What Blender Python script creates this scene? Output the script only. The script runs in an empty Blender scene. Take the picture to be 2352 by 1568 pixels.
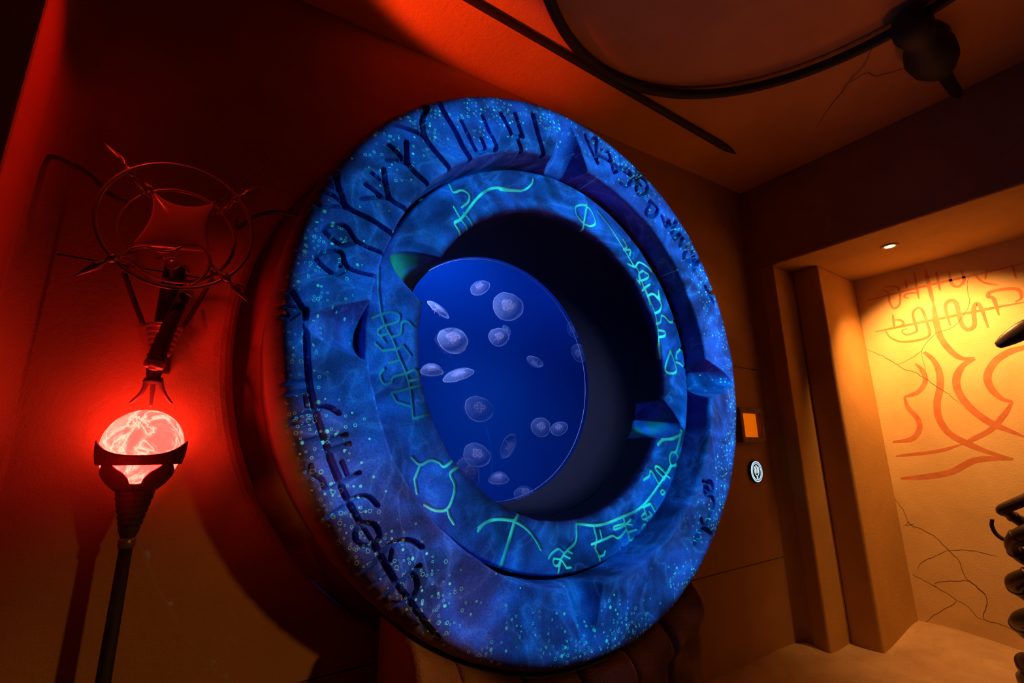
import bpy, bmesh, math, random
import numpy as np
from mathutils import Matrix, Vector
random.seed(7)
scene = bpy.context.scene
COL = scene.collection
PI = math.pi

# ---------------------------------------------------------------- camera
cam_data = bpy.data.cameras.new('camera')
cam_data.sensor_width = 36.0
cam_data.lens = 16.3776
cam_data.clip_start = 0.02
cam = bpy.data.objects.new('camera', cam_data)
COL.objects.link(cam)
# camera axes: right (+X), up (+Y), back (+Z)
cam.matrix_world = Matrix(((0.825696, -0.123083, -0.550525, 0.0),
                           (-0.564032, -0.197016, -0.801906, 0.0),
                           (-0.009761, 0.972643, -0.232098, 1.5),
                           (0, 0, 0, 1)))
scene.camera = cam

# ---------------------------------------------------------------- world, exposure, lights
world = bpy.data.worlds.new('world'); scene.world = world
world.use_nodes = True
world.node_tree.nodes['Background'].inputs[0].default_value = (1.0, 0.30, 0.10, 1)
world.node_tree.nodes['Background'].inputs[1].default_value = 0.0012
vs = scene.view_settings
vs.view_transform = 'Standard'; vs.look = 'None'; vs.gamma = 1.0; vs.exposure = 0.0
vs.use_curve_mapping = False
try:
    scene.cycles.use_denoising = True
    scene.cycles.max_bounces = 8
    scene.cycles.transparent_max_bounces = 24
    scene.cycles.sample_clamp_indirect = 4.0
except Exception:
    pass

def aim(o, target):
    d = Vector(target) - o.location
    o.rotation_euler = d.to_track_quat('-Z', 'Y').to_euler()

def spot(name, loc, target, color, watts, size, blend=0.5, radius=0.05):
    l = bpy.data.lights.new(name, 'SPOT')
    l.color = color; l.energy = watts; l.spot_size = math.radians(size); l.spot_blend = blend
    l.shadow_soft_size = radius
    o = bpy.data.objects.new(name, l); COL.objects.link(o)
    o.location = loc; aim(o, target)
    return o

RC = (1.583, 1.689, 1.986)          # centre of the ring's front face
RING_R = 1.37

# ripple projector that throws blue light on the stone ring (shutters cut to the ring)
PROJ = (3.05, -1.35, 3.30)
pl = bpy.data.lights.new('ripple_projector', 'SPOT')
pl.energy = 640.0; pl.color = (1, 1, 1)
pl.spot_size = math.radians(125); pl.spot_blend = 0.0; pl.shadow_soft_size = 0.02
po = bpy.data.objects.new('ripple_projector', pl); COL.objects.link(po)
po.location = PROJ; po.rotation_euler = (PI / 2, 0, 0)
pl.use_nodes = True
nt = pl.node_tree; nd = nt.nodes; lk = nt.links
em = nd['Emission']
tc = nd.new('ShaderNodeTexCoord'); sx = nd.new('ShaderNodeSeparateXYZ'); lk.new(tc.outputs['Normal'], sx.inputs[0])
def lmath(op, a, b=None):
    m = nd.new('ShaderNodeMath'); m.operation = op
    for i, v in enumerate((a, b)):
        if v is None: continue
        if isinstance(v, (int, float)): m.inputs[i].default_value = v
        else: lk.new(v, m.inputs[i])
    return m.outputs[0]
D = RC[1] - PROJ[1]
az = lmath('ABSOLUTE', sx.outputs[2])
u = lmath('SUBTRACT', lmath('MULTIPLY', lmath('DIVIDE', sx.outputs[0], az), D), RC[0] + 0.007 - PROJ[0])
v = lmath('SUBTRACT', lmath('MULTIPLY', lmath('DIVIDE', sx.outputs[1], az), D), RC[2] + 0.005 - PROJ[2])
rad = lmath('SQRT', lmath('ADD', lmath('MULTIPLY', u, u), lmath('MULTIPLY', v, v)))
mr = nd.new('ShaderNodeMapRange'); mr.inputs['From Min'].default_value = 1.327; mr.inputs['From Max'].default_value = 1.349
mr.inputs['To Min'].default_value = 1.0; mr.inputs['To Max'].default_value = 0.0; lk.new(rad, mr.inputs['Value'])
cx = nd.new('ShaderNodeCombineXYZ'); lk.new(u, cx.inputs[0]); lk.new(v, cx.inputs[1])
nz = nd.new('ShaderNodeTexNoise'); nz.inputs['Scale'].default_value = 3.2; nz.inputs['Detail'].default_value = 3.0; nz.inputs['Distortion'].default_value = 1.6
lk.new(cx.outputs[0], nz.inputs['Vector'])
rid = lmath('POWER', lmath('SUBTRACT', 1.0, lmath('MULTIPLY', lmath('ABSOLUTE', lmath('SUBTRACT', nz.outputs[0], 0.5)), 2.0)), 9.0)
pat = lmath('ADD', 0.42, lmath('MULTIPLY', rid, 1.05))
# the shutter also masks the window opening
u2 = lmath('SUBTRACT', u, 0.055); v2 = lmath('SUBTRACT', v, 0.058)
rad2 = lmath('SQRT', lmath('ADD', lmath('MULTIPLY', u2, u2), lmath('MULTIPLY', v2, v2)))
mh = nd.new('ShaderNodeMapRange'); mh.inputs['From Min'].default_value = 0.780; mh.inputs['From Max'].default_value = 0.800
lk.new(rad2, mh.inputs['Value'])
stg = lmath('MULTIPLY', lmath('MULTIPLY', pat, mr.outputs[0]), mh.outputs[0])
lk.new(stg, em.inputs['Strength'])
em.inputs['Color'].default_value = (0.004, 0.66, 1.0, 1)

# warm and red spots, several of them added fill, all outside the picture
spot('house_spot_warm', (3.0, -2.5, 2.4), (0.12, 2.15, 0.72), (1.0, 0.36, 0.06), 190.0, 17, 0.9, 0.10)
spot('ceiling_fill', (3.5, 0.0, 0.4), (2.5, 1.1, 3.9), (1.0, 0.20, 0.035), 34.0, 70, 1.0, 0.15)  # added fill for the amber bounce on the ceiling
spot('red_ceiling_spot', (-0.80, 1.62, 2.85), (1.0, 1.80, 3.80), (1.0, 0.06, 0.012), 460.0, 20, 0.6, 0.05)
spot('red_return_fill', (0.35, 2.130, 3.67), (-0.60, 1.60, 2.50), (1.0, 0.006, 0.003), 82.0, 44, 1.0, 0.01)  # added red spot, only to light the left return
spot('red_wall_fill', (-0.52, 1.30, 1.05), (0.03, 2.15, 1.80), (1.0, 0.008, 0.012), 42.0, 34, 1.0, 0.10)  # added red spot brightening the wall right of the globe
spot('red_top_spot', (-0.75, 0.9, 3.55), (-0.08, 1.85, 2.25), (1.0, 0.03, 0.012), 45.0, 22, 1.0, 0.04)
spot('right_wall_fill', (2.7, -0.9, 3.3), (3.50, 2.1, 2.75), (1.0, 0.27, 0.04), 45.0, 15, 1.0, 0.08)  # added fill brightening the wall right of the ring
spot('amber_floor_spot', (3.9, -0.7, 3.4), (4.3, 1.4, 0.0), (1.0, 0.33, 0.05), 45.0, 44, 0.9, 0.10)
spot('warm_side_spot', (-1.2, -1.6, 2.2), (0.34, 1.75, 1.50), (1.0, 0.40, 0.08), 110.0, 6.5, 0.9, 0.06)

# ---------------------------------------------------------------- traced outlines in metres
GLYPHS_OUTER = [(0.0118,[(-0.814,1.087),(-0.781,1.032),(-0.729,0.965),(-0.685,0.895),(-0.64,0.85)]),(0.0114,[(-0.746,0.756),(-0.844,0.838),(-0.875,0.874),(-0.891,0.925),(-0.889,0.982),(-0.871,1.027)]),(0.01,[(-0.875,0.874),(-0.912,0.884),(-0.976,0.881),(-1.025,0.873)]),(0.0105,[(-0.851,0.643),(-0.943,0.704),(-0.958,0.758),(-0.963,0.817)]),(0.0092,[(-0.968,0.721),(-1.0,0.748),(-1.037,0.77)]),(0.0092,[(-0.955,0.712),(-0.998,0.713),(-1.042,0.696)]),(0.0097,[(-0.946,0.498),(-1.018,0.522),(-1.039,0.572),(-1.054,0.649)]),(0.0077,[(-1.057,0.591),(-1.101,0.613)]),(0.0077,[(-1.03,0.522),(-1.07,0.515),(-1.135,0.488)]),(0.0083,[(-1.059,0.522),(-1.094,0.541),(-1.123,0.556)]),(0.0091,[(-1.005,0.375),(-1.086,0.409),(-1.184,0.436),(-1.208,0.479),(-1.228,0.531),(-1.235,0.595)]),(0.0068,[(-1.225,0.497),(-1.267,0.518)]),(0.0068,[(-1.201,0.446),(-1.238,0.469),(-1.284,0.477)]),(0.0069,[(-1.192,0.431),(-1.235,0.426),(-1.274,0.411),(-1.3,0.437)]),(0.0065,[(-1.274,0.411),(-1.315,0.384)]),(0.0073,[(-1.031,0.279),(-1.138,0.304),(-1.189,0.356),(-1.262,0.324),(-1.196,0.275),(-1.138,0.304)]),(0.0071,[(-1.056,0.18),(-1.162,0.191),(-1.199,0.249),(-1.281,0.212),(-1.214,0.157),(-1.162,0.191)]),(0.0065,[(-1.162,0.191),(-1.178,0.207),(-1.191,0.215),(-1.192,0.192)]),(0.0093,[(-0.702,1.037),(-0.656,0.966),(-0.614,0.905),(-0.564,0.932),(-0.504,0.971),(-0.549,1.05),(-0.588,1.119)]),(0.0087,[(-0.568,0.942),(-0.591,0.989)]),(0.0107,[(-0.479,1.177),(-0.433,1.108),(-0.408,1.074),(-0.345,1.105)]),(0.0112,[(-0.347,1.096),(-0.393,1.216)]),(0.0109,[(-0.382,1.073),(-0.349,1.009)]),(0.0132,[(-0.276,1.265),(-0.25,1.178),(-0.208,1.044)]),(0.011,[(0.107,1.304),(0.135,1.242),(0.195,1.151)]),(0.0111,[(0.139,1.294),(0.196,1.313),(0.191,1.246),(0.198,1.157)]),(0.0128,[(0.2,1.212),(0.303,1.206),(0.396,1.184),(0.505,1.166),(0.566,1.139)]),(0.0115,[(0.237,1.255),(0.296,1.269),(0.315,1.21)]),(0.0117,[(0.314,1.2),(0.332,1.142),(0.358,1.16)]),(0.0121,[(0.398,1.203),(0.471,1.202),(0.476,1.127),(0.422,1.08),(0.387,1.086)]),(0.0128,[(0.545,1.18),(0.522,1.085),(0.571,1.063),(0.632,1.142),(0.61,1.184),(0.56,1.195)]),(0.013,[(0.647,1.049),(0.596,0.947),(0.662,0.948),(0.71,1.011),(0.647,1.049)]),(0.0134,[(0.745,0.973),(0.779,0.914),(0.813,0.963),(0.836,0.921)]),(0.0141,[(0.886,0.975),(0.83,0.88)]),(0.0141,[(0.917,0.894),(0.853,0.847)]),(0.0142,[(0.943,0.871),(0.905,0.812)]),(0.0143,[(0.978,0.811),(0.936,0.733),(1.009,0.73),(1.037,0.806),(0.993,0.815)]),(0.0147,[(1.061,0.772),(1.031,0.677),(1.104,0.753)]),(0.0148,[(1.148,0.576),(1.184,0.539),(1.216,0.483)]),(0.0149,[(1.18,0.52),(1.246,0.568)]),(0.008,[(-1.344,0.063),(-1.306,0.009)]),(0.0065,[(-1.372,0.013),(-1.305,0.007)]),(0.007,[(-1.305,0.007),(-1.342,-0.032),(-1.37,-0.004)]),(0.0099,[(-1.296,0.006),(-1.283,-0.117),(-1.266,-0.236),(-1.247,-0.306),(-1.223,-0.375),(-1.195,-0.444),(-1.168,-0.513),(-1.141,-0.567)]),(0.0075,[(-1.34,-0.259),(-1.271,-0.237)]),(0.0075,[(-1.334,-0.295),(-1.261,-0.274)]),(0.0067,[(-1.274,-0.289),(-1.264,-0.328)]),(0.008,[(-1.239,-0.346),(-1.278,-0.356),(-1.295,-0.377),(-1.283,-0.393),(-1.228,-0.376)]),(0.0086,[(-1.235,-0.339),(-1.209,-0.328),(-1.182,-0.332),(-1.157,-0.347)]),(0.0066,[(-1.265,-0.447),(-1.21,-0.428)]),(0.0081,[(-1.191,-0.44),(-1.128,-0.42)]),(0.0081,[(-1.184,-0.476),(-1.114,-0.451)]),(0.0099,[(-1.177,-0.495),(-1.138,-0.581),(-1.102,-0.648),(-1.058,-0.718)]),(0.0065,[(-1.058,-0.718),(-1.031,-0.755),(-1.01,-0.785)]),(0.0107,[(-1.01,-0.785),(-0.982,-0.83),(-0.921,-0.925),(-0.876,-0.982),(-0.802,-1.078),(-0.735,-1.155)]),(0.0083,[(-1.14,-0.583),(-1.178,-0.602),(-1.197,-0.569),(-1.23,-0.545),(-1.234,-0.522)]),(0.0083,[(-1.14,-0.583),(-1.074,-0.55)]),(0.0072,[(-1.113,-0.558),(-1.135,-0.512)]),(0.0084,[(-1.105,-0.643),(-1.069,-0.629),(-1.034,-0.633),(-1.002,-0.662)]),(0.0078,[(-1.106,-0.652),(-1.151,-0.676),(-1.177,-0.697)]),(0.0089,[(-0.991,-0.759),(-0.995,-0.775),(-1.006,-0.787),(-1.023,-0.793),(-1.041,-0.791),(-1.058,-0.782),(-1.071,-0.767),(-1.076,-0.751),(-1.073,-0.735),(-1.062,-0.723),(-1.046,-0.717),(-1.027,-0.719),(-1.01,-0.727),(-0.997,-0.742),(-0.991,-0.759)]),(0.0095,[(-0.987,-0.825),(-0.948,-0.797),(-0.895,-0.788),(-0.862,-0.796),(-0.831,-0.817)]),(0.0072,[(-0.944,-0.816),(-0.948,-0.848)]),(0.0083,[(-0.987,-0.834),(-1.043,-0.876)]),(0.0071,[(-0.959,-0.869),(-0.993,-0.892)]),(0.0078,[(-0.95,-0.893),(-0.997,-0.92),(-1.043,-0.885)]),(0.0092,[(-0.92,-0.93),(-0.837,-0.879)]),(0.0092,[(-0.926,-0.929),(-0.964,-0.966),(-0.923,-0.988),(-0.876,-0.987),(-0.85,-0.959),(-0.846,-0.927),(-0.863,-0.901)]),(0.0124,[(0.992,-0.704),(0.985,-0.72),(0.97,-0.734),(0.952,-0.74),(0.934,-0.739),(0.918,-0.731),(0.909,-0.716),(0.909,-0.7),(0.915,-0.682),(0.93,-0.669),(0.948,-0.662),(0.966,-0.663),(0.981,-0.671),(0.991,-0.686),(0.992,-0.704)]),(0.012,[(0.902,-0.66),(0.993,-0.775),(0.939,-0.842),(0.872,-0.906)]),(0.0115,[(0.847,-0.858),(0.866,-0.905),(0.934,-0.942)]),(0.0116,[(0.872,-0.906),(0.802,-0.929),(0.767,-0.984)]),(0.0113,[(0.816,-0.923),(0.804,-0.959)])]
GLYPHS_INNER = [(0.0065,[(-0.682,0.782),(-0.659,0.748),(-0.614,0.775),(-0.574,0.765),(-0.574,0.727),(-0.612,0.681)]),(0.0083,[(-0.25,0.893),(-0.341,0.871),(-0.402,0.862),(-0.461,0.83),(-0.527,0.757),(-0.611,0.625),(-0.648,0.589),(-0.625,0.555),(-0.609,0.52)]),(0.0065,[(-0.618,0.616),(-0.587,0.588),(-0.576,0.558)]),(0.0065,[(-0.657,0.67),(-0.626,0.628)]),(0.0065,[(-0.6,0.655),(-0.565,0.624),(-0.545,0.589)]),(0.0065,[(-0.389,0.854),(-0.318,0.87),(-0.236,0.902),(-0.183,0.954),(-0.168,0.994)]),(0.0079,[(0.142,0.92),(0.182,0.943),(0.227,0.951),(0.271,0.923),(0.297,0.875),(0.289,0.846),(0.242,0.825),(0.187,0.834),(0.145,0.867),(0.136,0.9),(0.142,0.92)]),(0.0092,[(0.234,0.967),(0.212,0.878),(0.188,0.768)]),(0.0085,[(0.319,0.947),(0.409,0.88),(0.522,0.77),(0.568,0.715),(0.613,0.66),(0.65,0.64),(0.681,0.562),(0.724,0.478),(0.743,0.418)]),(0.0079,[(0.539,0.817),(0.567,0.772),(0.533,0.744),(0.598,0.76),(0.587,0.72)]),(0.0078,[(0.562,0.658),(0.625,0.649),(0.669,0.692),(0.747,0.681),(0.798,0.649)]),(0.0083,[(0.703,0.643),(0.66,0.609),(0.668,0.569),(0.738,0.598),(0.754,0.625),(0.715,0.636)]),(0.008,[(0.636,0.567),(0.665,0.541),(0.656,0.576)]),(0.0081,[(0.689,0.517),(0.76,0.56)]),(0.0082,[(0.724,0.478),(0.794,0.5),(0.845,0.472),(0.838,0.528)]),(0.0081,[(0.679,0.501),(0.725,0.535)]),(0.0082,[(0.711,0.524),(0.76,0.424),(0.787,0.354),(0.799,0.257),(0.805,0.16),(0.807,0.08)]),(0.0094,[(0.743,0.484),(0.781,0.5),(0.827,0.479),(0.84,0.532)]),(0.0097,[(0.827,0.479),(0.858,0.441),(0.835,0.395),(0.783,0.37)]),(0.0094,[(0.787,0.3),(0.832,0.319),(0.85,0.364),(0.887,0.362),(0.934,0.335),(0.988,0.352)]),(0.0094,[(0.806,0.262),(0.868,0.262),(0.864,0.233),(0.806,0.217)]),(0.0097,[(0.913,0.141),(0.952,0.01),(0.84,0.008),(0.913,0.141)]),(0.0102,[(1.034,0.175),(0.969,0.13),(0.964,0.097)]),(0.0098,[(0.961,0.072),(0.998,0.067),(1.04,0.043)]),(0.0117,[(0.946,-0.363),(0.926,-0.416),(0.878,-0.491)]),(0.0102,[(0.891,-0.531),(0.883,-0.548),(0.869,-0.562),(0.852,-0.569),(0.834,-0.569),(0.819,-0.561),(0.809,-0.547),(0.808,-0.53),(0.814,-0.513),(0.827,-0.498),(0.845,-0.491),(0.863,-0.491),(0.878,-0.499),(0.888,-0.514),(0.891,-0.531)]),(0.0088,[(0.82,-0.57),(0.741,-0.644)]),(0.0106,[(0.716,-0.447),(0.771,-0.417),(0.854,-0.413),(0.924,-0.39)]),(0.0087,[(0.815,-0.564),(0.754,-0.627),(0.682,-0.68),(0.536,-0.78),(0.384,-0.82),(0.212,-0.848),(0.057,-0.828)]),(0.0088,[(0.564,-0.64),(0.615,-0.623),(0.637,-0.592),(0.696,-0.673)]),(0.0095,[(0.74,-0.635),(0.676,-0.581),(0.709,-0.573),(0.792,-0.637)]),(0.0072,[(0.697,-0.713),(0.718,-0.702),(0.735,-0.715),(0.714,-0.728),(0.697,-0.713)]),(0.0087,[(0.543,-0.776),(0.566,-0.827),(0.582,-0.896)]),(0.0087,[(0.548,-0.784),(0.609,-0.77),(0.635,-0.809)]),(0.0077,[(0.562,-0.812),(0.525,-0.831),(0.552,-0.848),(0.608,-0.83),(0.592,-0.81)]),(0.0075,[(0.518,-0.89),(0.538,-0.873),(0.585,-0.877)]),(0.008,[(0.383,-0.827),(0.4,-0.879),(0.417,-0.93),(0.423,-0.981)]),(0.0071,[(0.381,-0.856),(0.315,-0.864),(0.319,-0.879),(0.391,-0.864),(0.438,-0.839)]),(0.0065,[(0.386,-0.856),(0.441,-0.865)]),(0.0072,[(0.4,-0.886),(0.342,-0.923),(0.301,-0.908),(0.248,-0.917),(0.146,-0.933)]),(0.0072,[(0.409,-0.901),(0.477,-0.893)]),(0.0072,[(0.416,-0.945),(0.468,-0.932)]),(0.0072,[(0.42,-0.959),(0.379,-0.983),(0.348,-0.976)]),(0.0073,[(0.167,-0.851),(0.182,-0.913),(0.17,-0.952),(0.192,-0.988),(0.203,-1.039)]),(0.0066,[(0.21,-0.872),(0.218,-0.91)]),(0.0065,[(0.191,-0.995),(0.227,-0.992),(0.238,-0.973)]),(0.0069,[(0.052,-0.827),(0.043,-0.909),(-0.014,-0.944),(-0.052,-0.978),(-0.081,-1.051)]),(0.0065,[(-0.129,-0.962),(-0.111,-0.946),(-0.067,-0.929),(-0.033,-0.95)]),(0.0065,[(-0.01,-0.942),(0.017,-0.958)]),(0.0065,[(-0.033,-0.961),(0.002,-0.978)]),(0.0065,[(-0.052,-0.978),(-0.095,-0.969),(-0.1,-0.987),(-0.079,-1.002),(-0.052,-0.981)]),(0.0065,[(-0.043,-0.985),(-0.018,-1.02),(0.009,-1.02)]),(0.0098,[(-0.301,-0.76),(-0.321,-0.789),(-0.403,-0.98)]),(0.007,[(-0.508,-0.796),(-0.457,-0.772),(-0.398,-0.771),(-0.313,-0.79),(-0.242,-0.833),(-0.194,-0.887),(-0.174,-0.92)]),(0.007,[(-0.51,-0.808),(-0.474,-0.779),(-0.4,-0.77),(-0.316,-0.783)]),(0.0065,[(-0.822,-0.5),(-0.783,-0.529),(-0.739,-0.513),(-0.7,-0.522),(-0.673,-0.54),(-0.626,-0.509)]),(0.0068,[(-0.601,-0.539),(-0.645,-0.567),(-0.624,-0.615),(-0.63,-0.661),(-0.658,-0.71),(-0.707,-0.712),(-0.759,-0.687)]),(0.0065,[(-0.655,-0.713),(-0.648,-0.739),(-0.627,-0.769)]),(0.0065,[(-0.783,-0.529),(-0.806,-0.585),(-0.794,-0.64)]),(0.0065,[(-1.002,0.282),(-0.997,0.184),(-0.979,0.084)]),(0.0065,[(-0.979,0.084),(-0.959,0.033),(-0.926,-0.022),(-0.893,-0.095),(-0.859,-0.162),(-0.838,-0.231),(-0.821,-0.344)]),(0.0065,[(-0.821,-0.344),(-0.738,-0.321)]),(0.0065,[(-1.015,0.057),(-0.979,0.078),(-0.938,0.096),(-0.901,0.09),(-0.906,0.059),(-0.953,0.037)]),(0.0065,[(-0.927,-0.013),(-0.891,0.01),(-0.887,0.056),(-0.863,0.066),(-0.831,0.043),(-0.802,0.05)]),(0.0065,[(-0.951,-0.002),(-0.98,-0.011),(-0.987,0.011),(-0.965,0.032)]),(0.0065,[(-0.974,-0.019),(-0.955,-0.038)]),(0.0065,[(-0.995,-0.048),(-0.965,-0.074),(-0.909,-0.061)]),(0.0065,[(-0.906,-0.061),(-0.877,-0.043),(-0.844,-0.081)]),(0.0065,[(-0.936,-0.123),(-0.892,-0.107)]),(0.0065,[(-0.955,-0.148),(-0.97,-0.177),(-0.951,-0.21),(-0.923,-0.202),(-0.912,-0.178),(-0.859,-0.159),(-0.817,-0.141),(-0.786,-0.198)]),(0.0065,[(-0.849,-0.191),(-0.803,-0.178)]),(0.0065,[(-0.918,-0.244),(-0.838,-0.219),(-0.786,-0.201)]),(0.0065,[(-0.918,-0.247),(-0.895,-0.28),(-0.835,-0.294)]),(0.0065,[(-0.84,0.201),(-0.789,0.128)])]
MURAL = [(0.0219,[(1.639,2.932),(1.369,2.941),(1.107,2.944),(0.899,2.943),(0.559,2.944)]),(0.0185,[(1.504,3.013),(1.462,2.961),(1.465,2.867),(1.44,2.798),(1.392,2.832),(1.375,2.935),(1.389,3.001),(1.483,3.023)]),(0.0179,[(1.314,3.056),(1.316,2.956)]),(0.0207,[(1.238,3.092),(1.246,2.942),(1.247,2.837)]),(0.016,[(1.242,2.896),(1.32,2.911),(1.348,2.888),(1.316,2.864)]),(0.0291,[(1.158,3.096),(1.158,2.9),(1.156,2.752)]),(0.0454,[(1.156,2.752),(1.166,2.595),(1.159,2.451),(1.117,2.33),(1.06,2.251),(0.979,2.237)]),(0.0526,[(0.979,2.237),(1.062,2.184),(1.119,2.084),(1.125,1.965),(1.076,1.828),(0.984,1.707),(0.874,1.628),(0.808,1.583)]),(0.0201,[(1.088,3.057),(1.092,2.873)]),(0.0226,[(1.007,3.029),(1.006,2.912),(0.972,2.873),(0.924,2.915),(0.928,3.01)]),(0.0163,[(0.856,2.964),(0.815,2.866),(0.731,2.812)]),(0.0161,[(0.767,2.976),(0.798,2.882)]),(0.0156,[(0.624,2.954),(0.624,2.832)]),(0.0229,[(1.619,2.609),(1.272,2.62),(1.056,2.625),(0.81,2.631),(0.616,2.631)]),(0.0211,[(1.544,2.608),(1.509,2.524),(1.412,2.466),(1.24,2.482),(1.229,2.61),(1.242,2.731),(1.277,2.755),(1.314,2.705),(1.308,2.57),(1.319,2.543),(1.39,2.528),(1.418,2.572),(1.375,2.585)]),(0.0195,[(1.461,2.742),(1.469,2.621)]),(0.0179,[(1.464,2.689),(1.412,2.676),(1.395,2.635),(1.446,2.616)]),(0.0303,[(1.08,2.546),(1.082,2.718),(1.042,2.764),(1.008,2.726),(1.007,2.557),(0.979,2.488),(0.931,2.511),(0.912,2.644),(0.885,2.692),(0.864,2.645),(0.852,2.473)]),(0.0259,[(0.772,2.561),(0.778,2.704),(0.806,2.732),(0.786,2.767),(0.694,2.767),(0.628,2.74),(0.623,2.673),(0.663,2.644)]),(0.0508,[(1.295,2.349),(1.244,2.269),(1.221,2.153),(1.239,2.018),(1.282,1.886),(1.29,1.752),(1.249,1.63),(1.146,1.537),(1.019,1.46),(0.9,1.412)]),(0.0459,[(0.9,1.412),(1.0,1.417),(1.132,1.398),(1.284,1.307),(1.446,1.264),(1.649,1.237)]),(0.037,[(1.372,2.254),(1.334,2.184),(1.329,2.085),(1.399,1.995),(1.501,1.963)]),(0.0398,[(1.501,1.963),(1.489,1.862),(1.438,1.761),(1.443,1.665),(1.512,1.585),(1.654,1.561)]),(0.0491,[(0.615,2.299),(0.682,2.274),(0.769,2.252),(0.861,2.191),(0.926,2.084),(0.926,1.981),(0.88,1.887),(0.823,1.857)]),(0.037,[(0.823,1.857),(0.884,1.763),(0.986,1.645),(1.101,1.574),(1.186,1.531)]),(0.0259,[(1.186,1.531),(1.358,1.475),(1.651,1.436)])]
CRACKS = [(0.0077,[(1.72,2.458),(1.597,2.359),(1.503,2.268),(1.454,2.209),(1.391,2.178),(1.316,2.097),(1.236,2.004),(1.192,1.958),(1.129,1.859)]),(0.0056,[(1.316,2.097),(1.309,2.237),(1.304,2.365),(1.183,2.498),(1.063,2.528),(0.962,2.643),(0.927,2.704),(0.915,2.855),(0.889,2.946)]),(0.0058,[(1.492,2.266),(1.392,2.308),(1.304,2.365)]),(0.007,[(1.718,1.059),(1.668,0.941),(1.649,0.85),(1.577,0.819),(1.489,0.766),(1.439,0.698),(1.366,0.599),(1.348,0.482),(1.284,0.413),(1.247,0.363),(1.252,0.282),(1.288,0.183),(1.185,0.165),(1.076,0.125)]),(0.0051,[(1.425,0.663),(1.529,0.597),(1.625,0.53),(1.653,0.462)]),(0.0051,[(1.425,0.663),(1.322,0.684),(1.236,0.685),(1.13,0.667)]),(0.0053,[(1.697,0.429),(1.549,0.358),(1.44,0.286),(1.48,0.229),(1.622,0.111),(1.689,0.022)]),(0.005,[(1.44,0.286),(1.377,0.259),(1.325,0.186),(1.29,0.172)]),(0.0051,[(1.559,0.356),(1.531,0.399),(1.354,0.446),(1.317,0.441),(1.247,0.363)]),(0.0041,[(1.615,0.854),(1.68,0.833),(1.645,0.87)])]
CEILING_CRACKS = [[(3.157,0.662,3.915),(3.33,0.786,3.926),(3.426,0.906,3.932),(3.638,1.131,3.945),(3.876,1.375,3.959)],[(3.426,0.906,3.932),(3.424,0.804,3.932),(3.544,0.759,3.939),(3.634,0.557,3.944)],[(1.493,1.365,3.813),(1.628,1.387,3.822),(1.699,1.418,3.826)]]
JELLIES = [((1.607,2.75,2.671),(-0.657,-0.546,0.521),0.0754,0.35),((1.768,2.62,2.515),(-0.512,-0.859,-0.001),0.1052,1.0),((1.254,2.66,2.419),(0.349,-0.611,0.711),0.088,0.9),((1.332,2.6,2.218),(-0.258,-0.853,0.454),0.1004,1.0),((1.745,2.7,2.306),(-0.347,-0.928,0.134),0.0712,0.6),((1.917,2.85,2.412),(0.294,-0.912,0.285),0.0432,0.35),((1.178,2.58,2.003),(-0.164,-0.508,0.846),0.0662,1.0),((1.473,2.8,2.031),(-0.438,-0.285,0.853),0.107,0.55),((2.165,2.85,2.177),(-0.454,0.077,-0.888),0.0713,0.45),((2.642,2.92,2.53),(-0.919,-0.102,-0.381),0.0717,0.22),((2.585,2.8,2.294),(-0.904,-0.277,-0.326),0.072,0.3),((1.549,2.64,1.787),(-0.326,-0.876,0.356),0.0908,0.3),((2.117,2.72,1.684),(-0.344,-0.858,0.383),0.0729,0.35),((2.307,2.75,1.683),(-0.68,-0.496,0.541),0.0625,0.4),((1.83,2.7,1.539),(0.457,-0.795,-0.399),0.0892,0.6),((1.652,2.84,1.495),(-0.301,-0.846,0.441),0.0893,0.45),((1.469,2.61,1.381),(0.268,-0.904,0.332),0.0994,0.7),((1.799,2.8,1.342),(-0.255,-0.268,0.929),0.0688,0.5),((2.04,2.82,1.225),(-0.178,-0.499,0.848),0.0776,0.45)]
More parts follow.
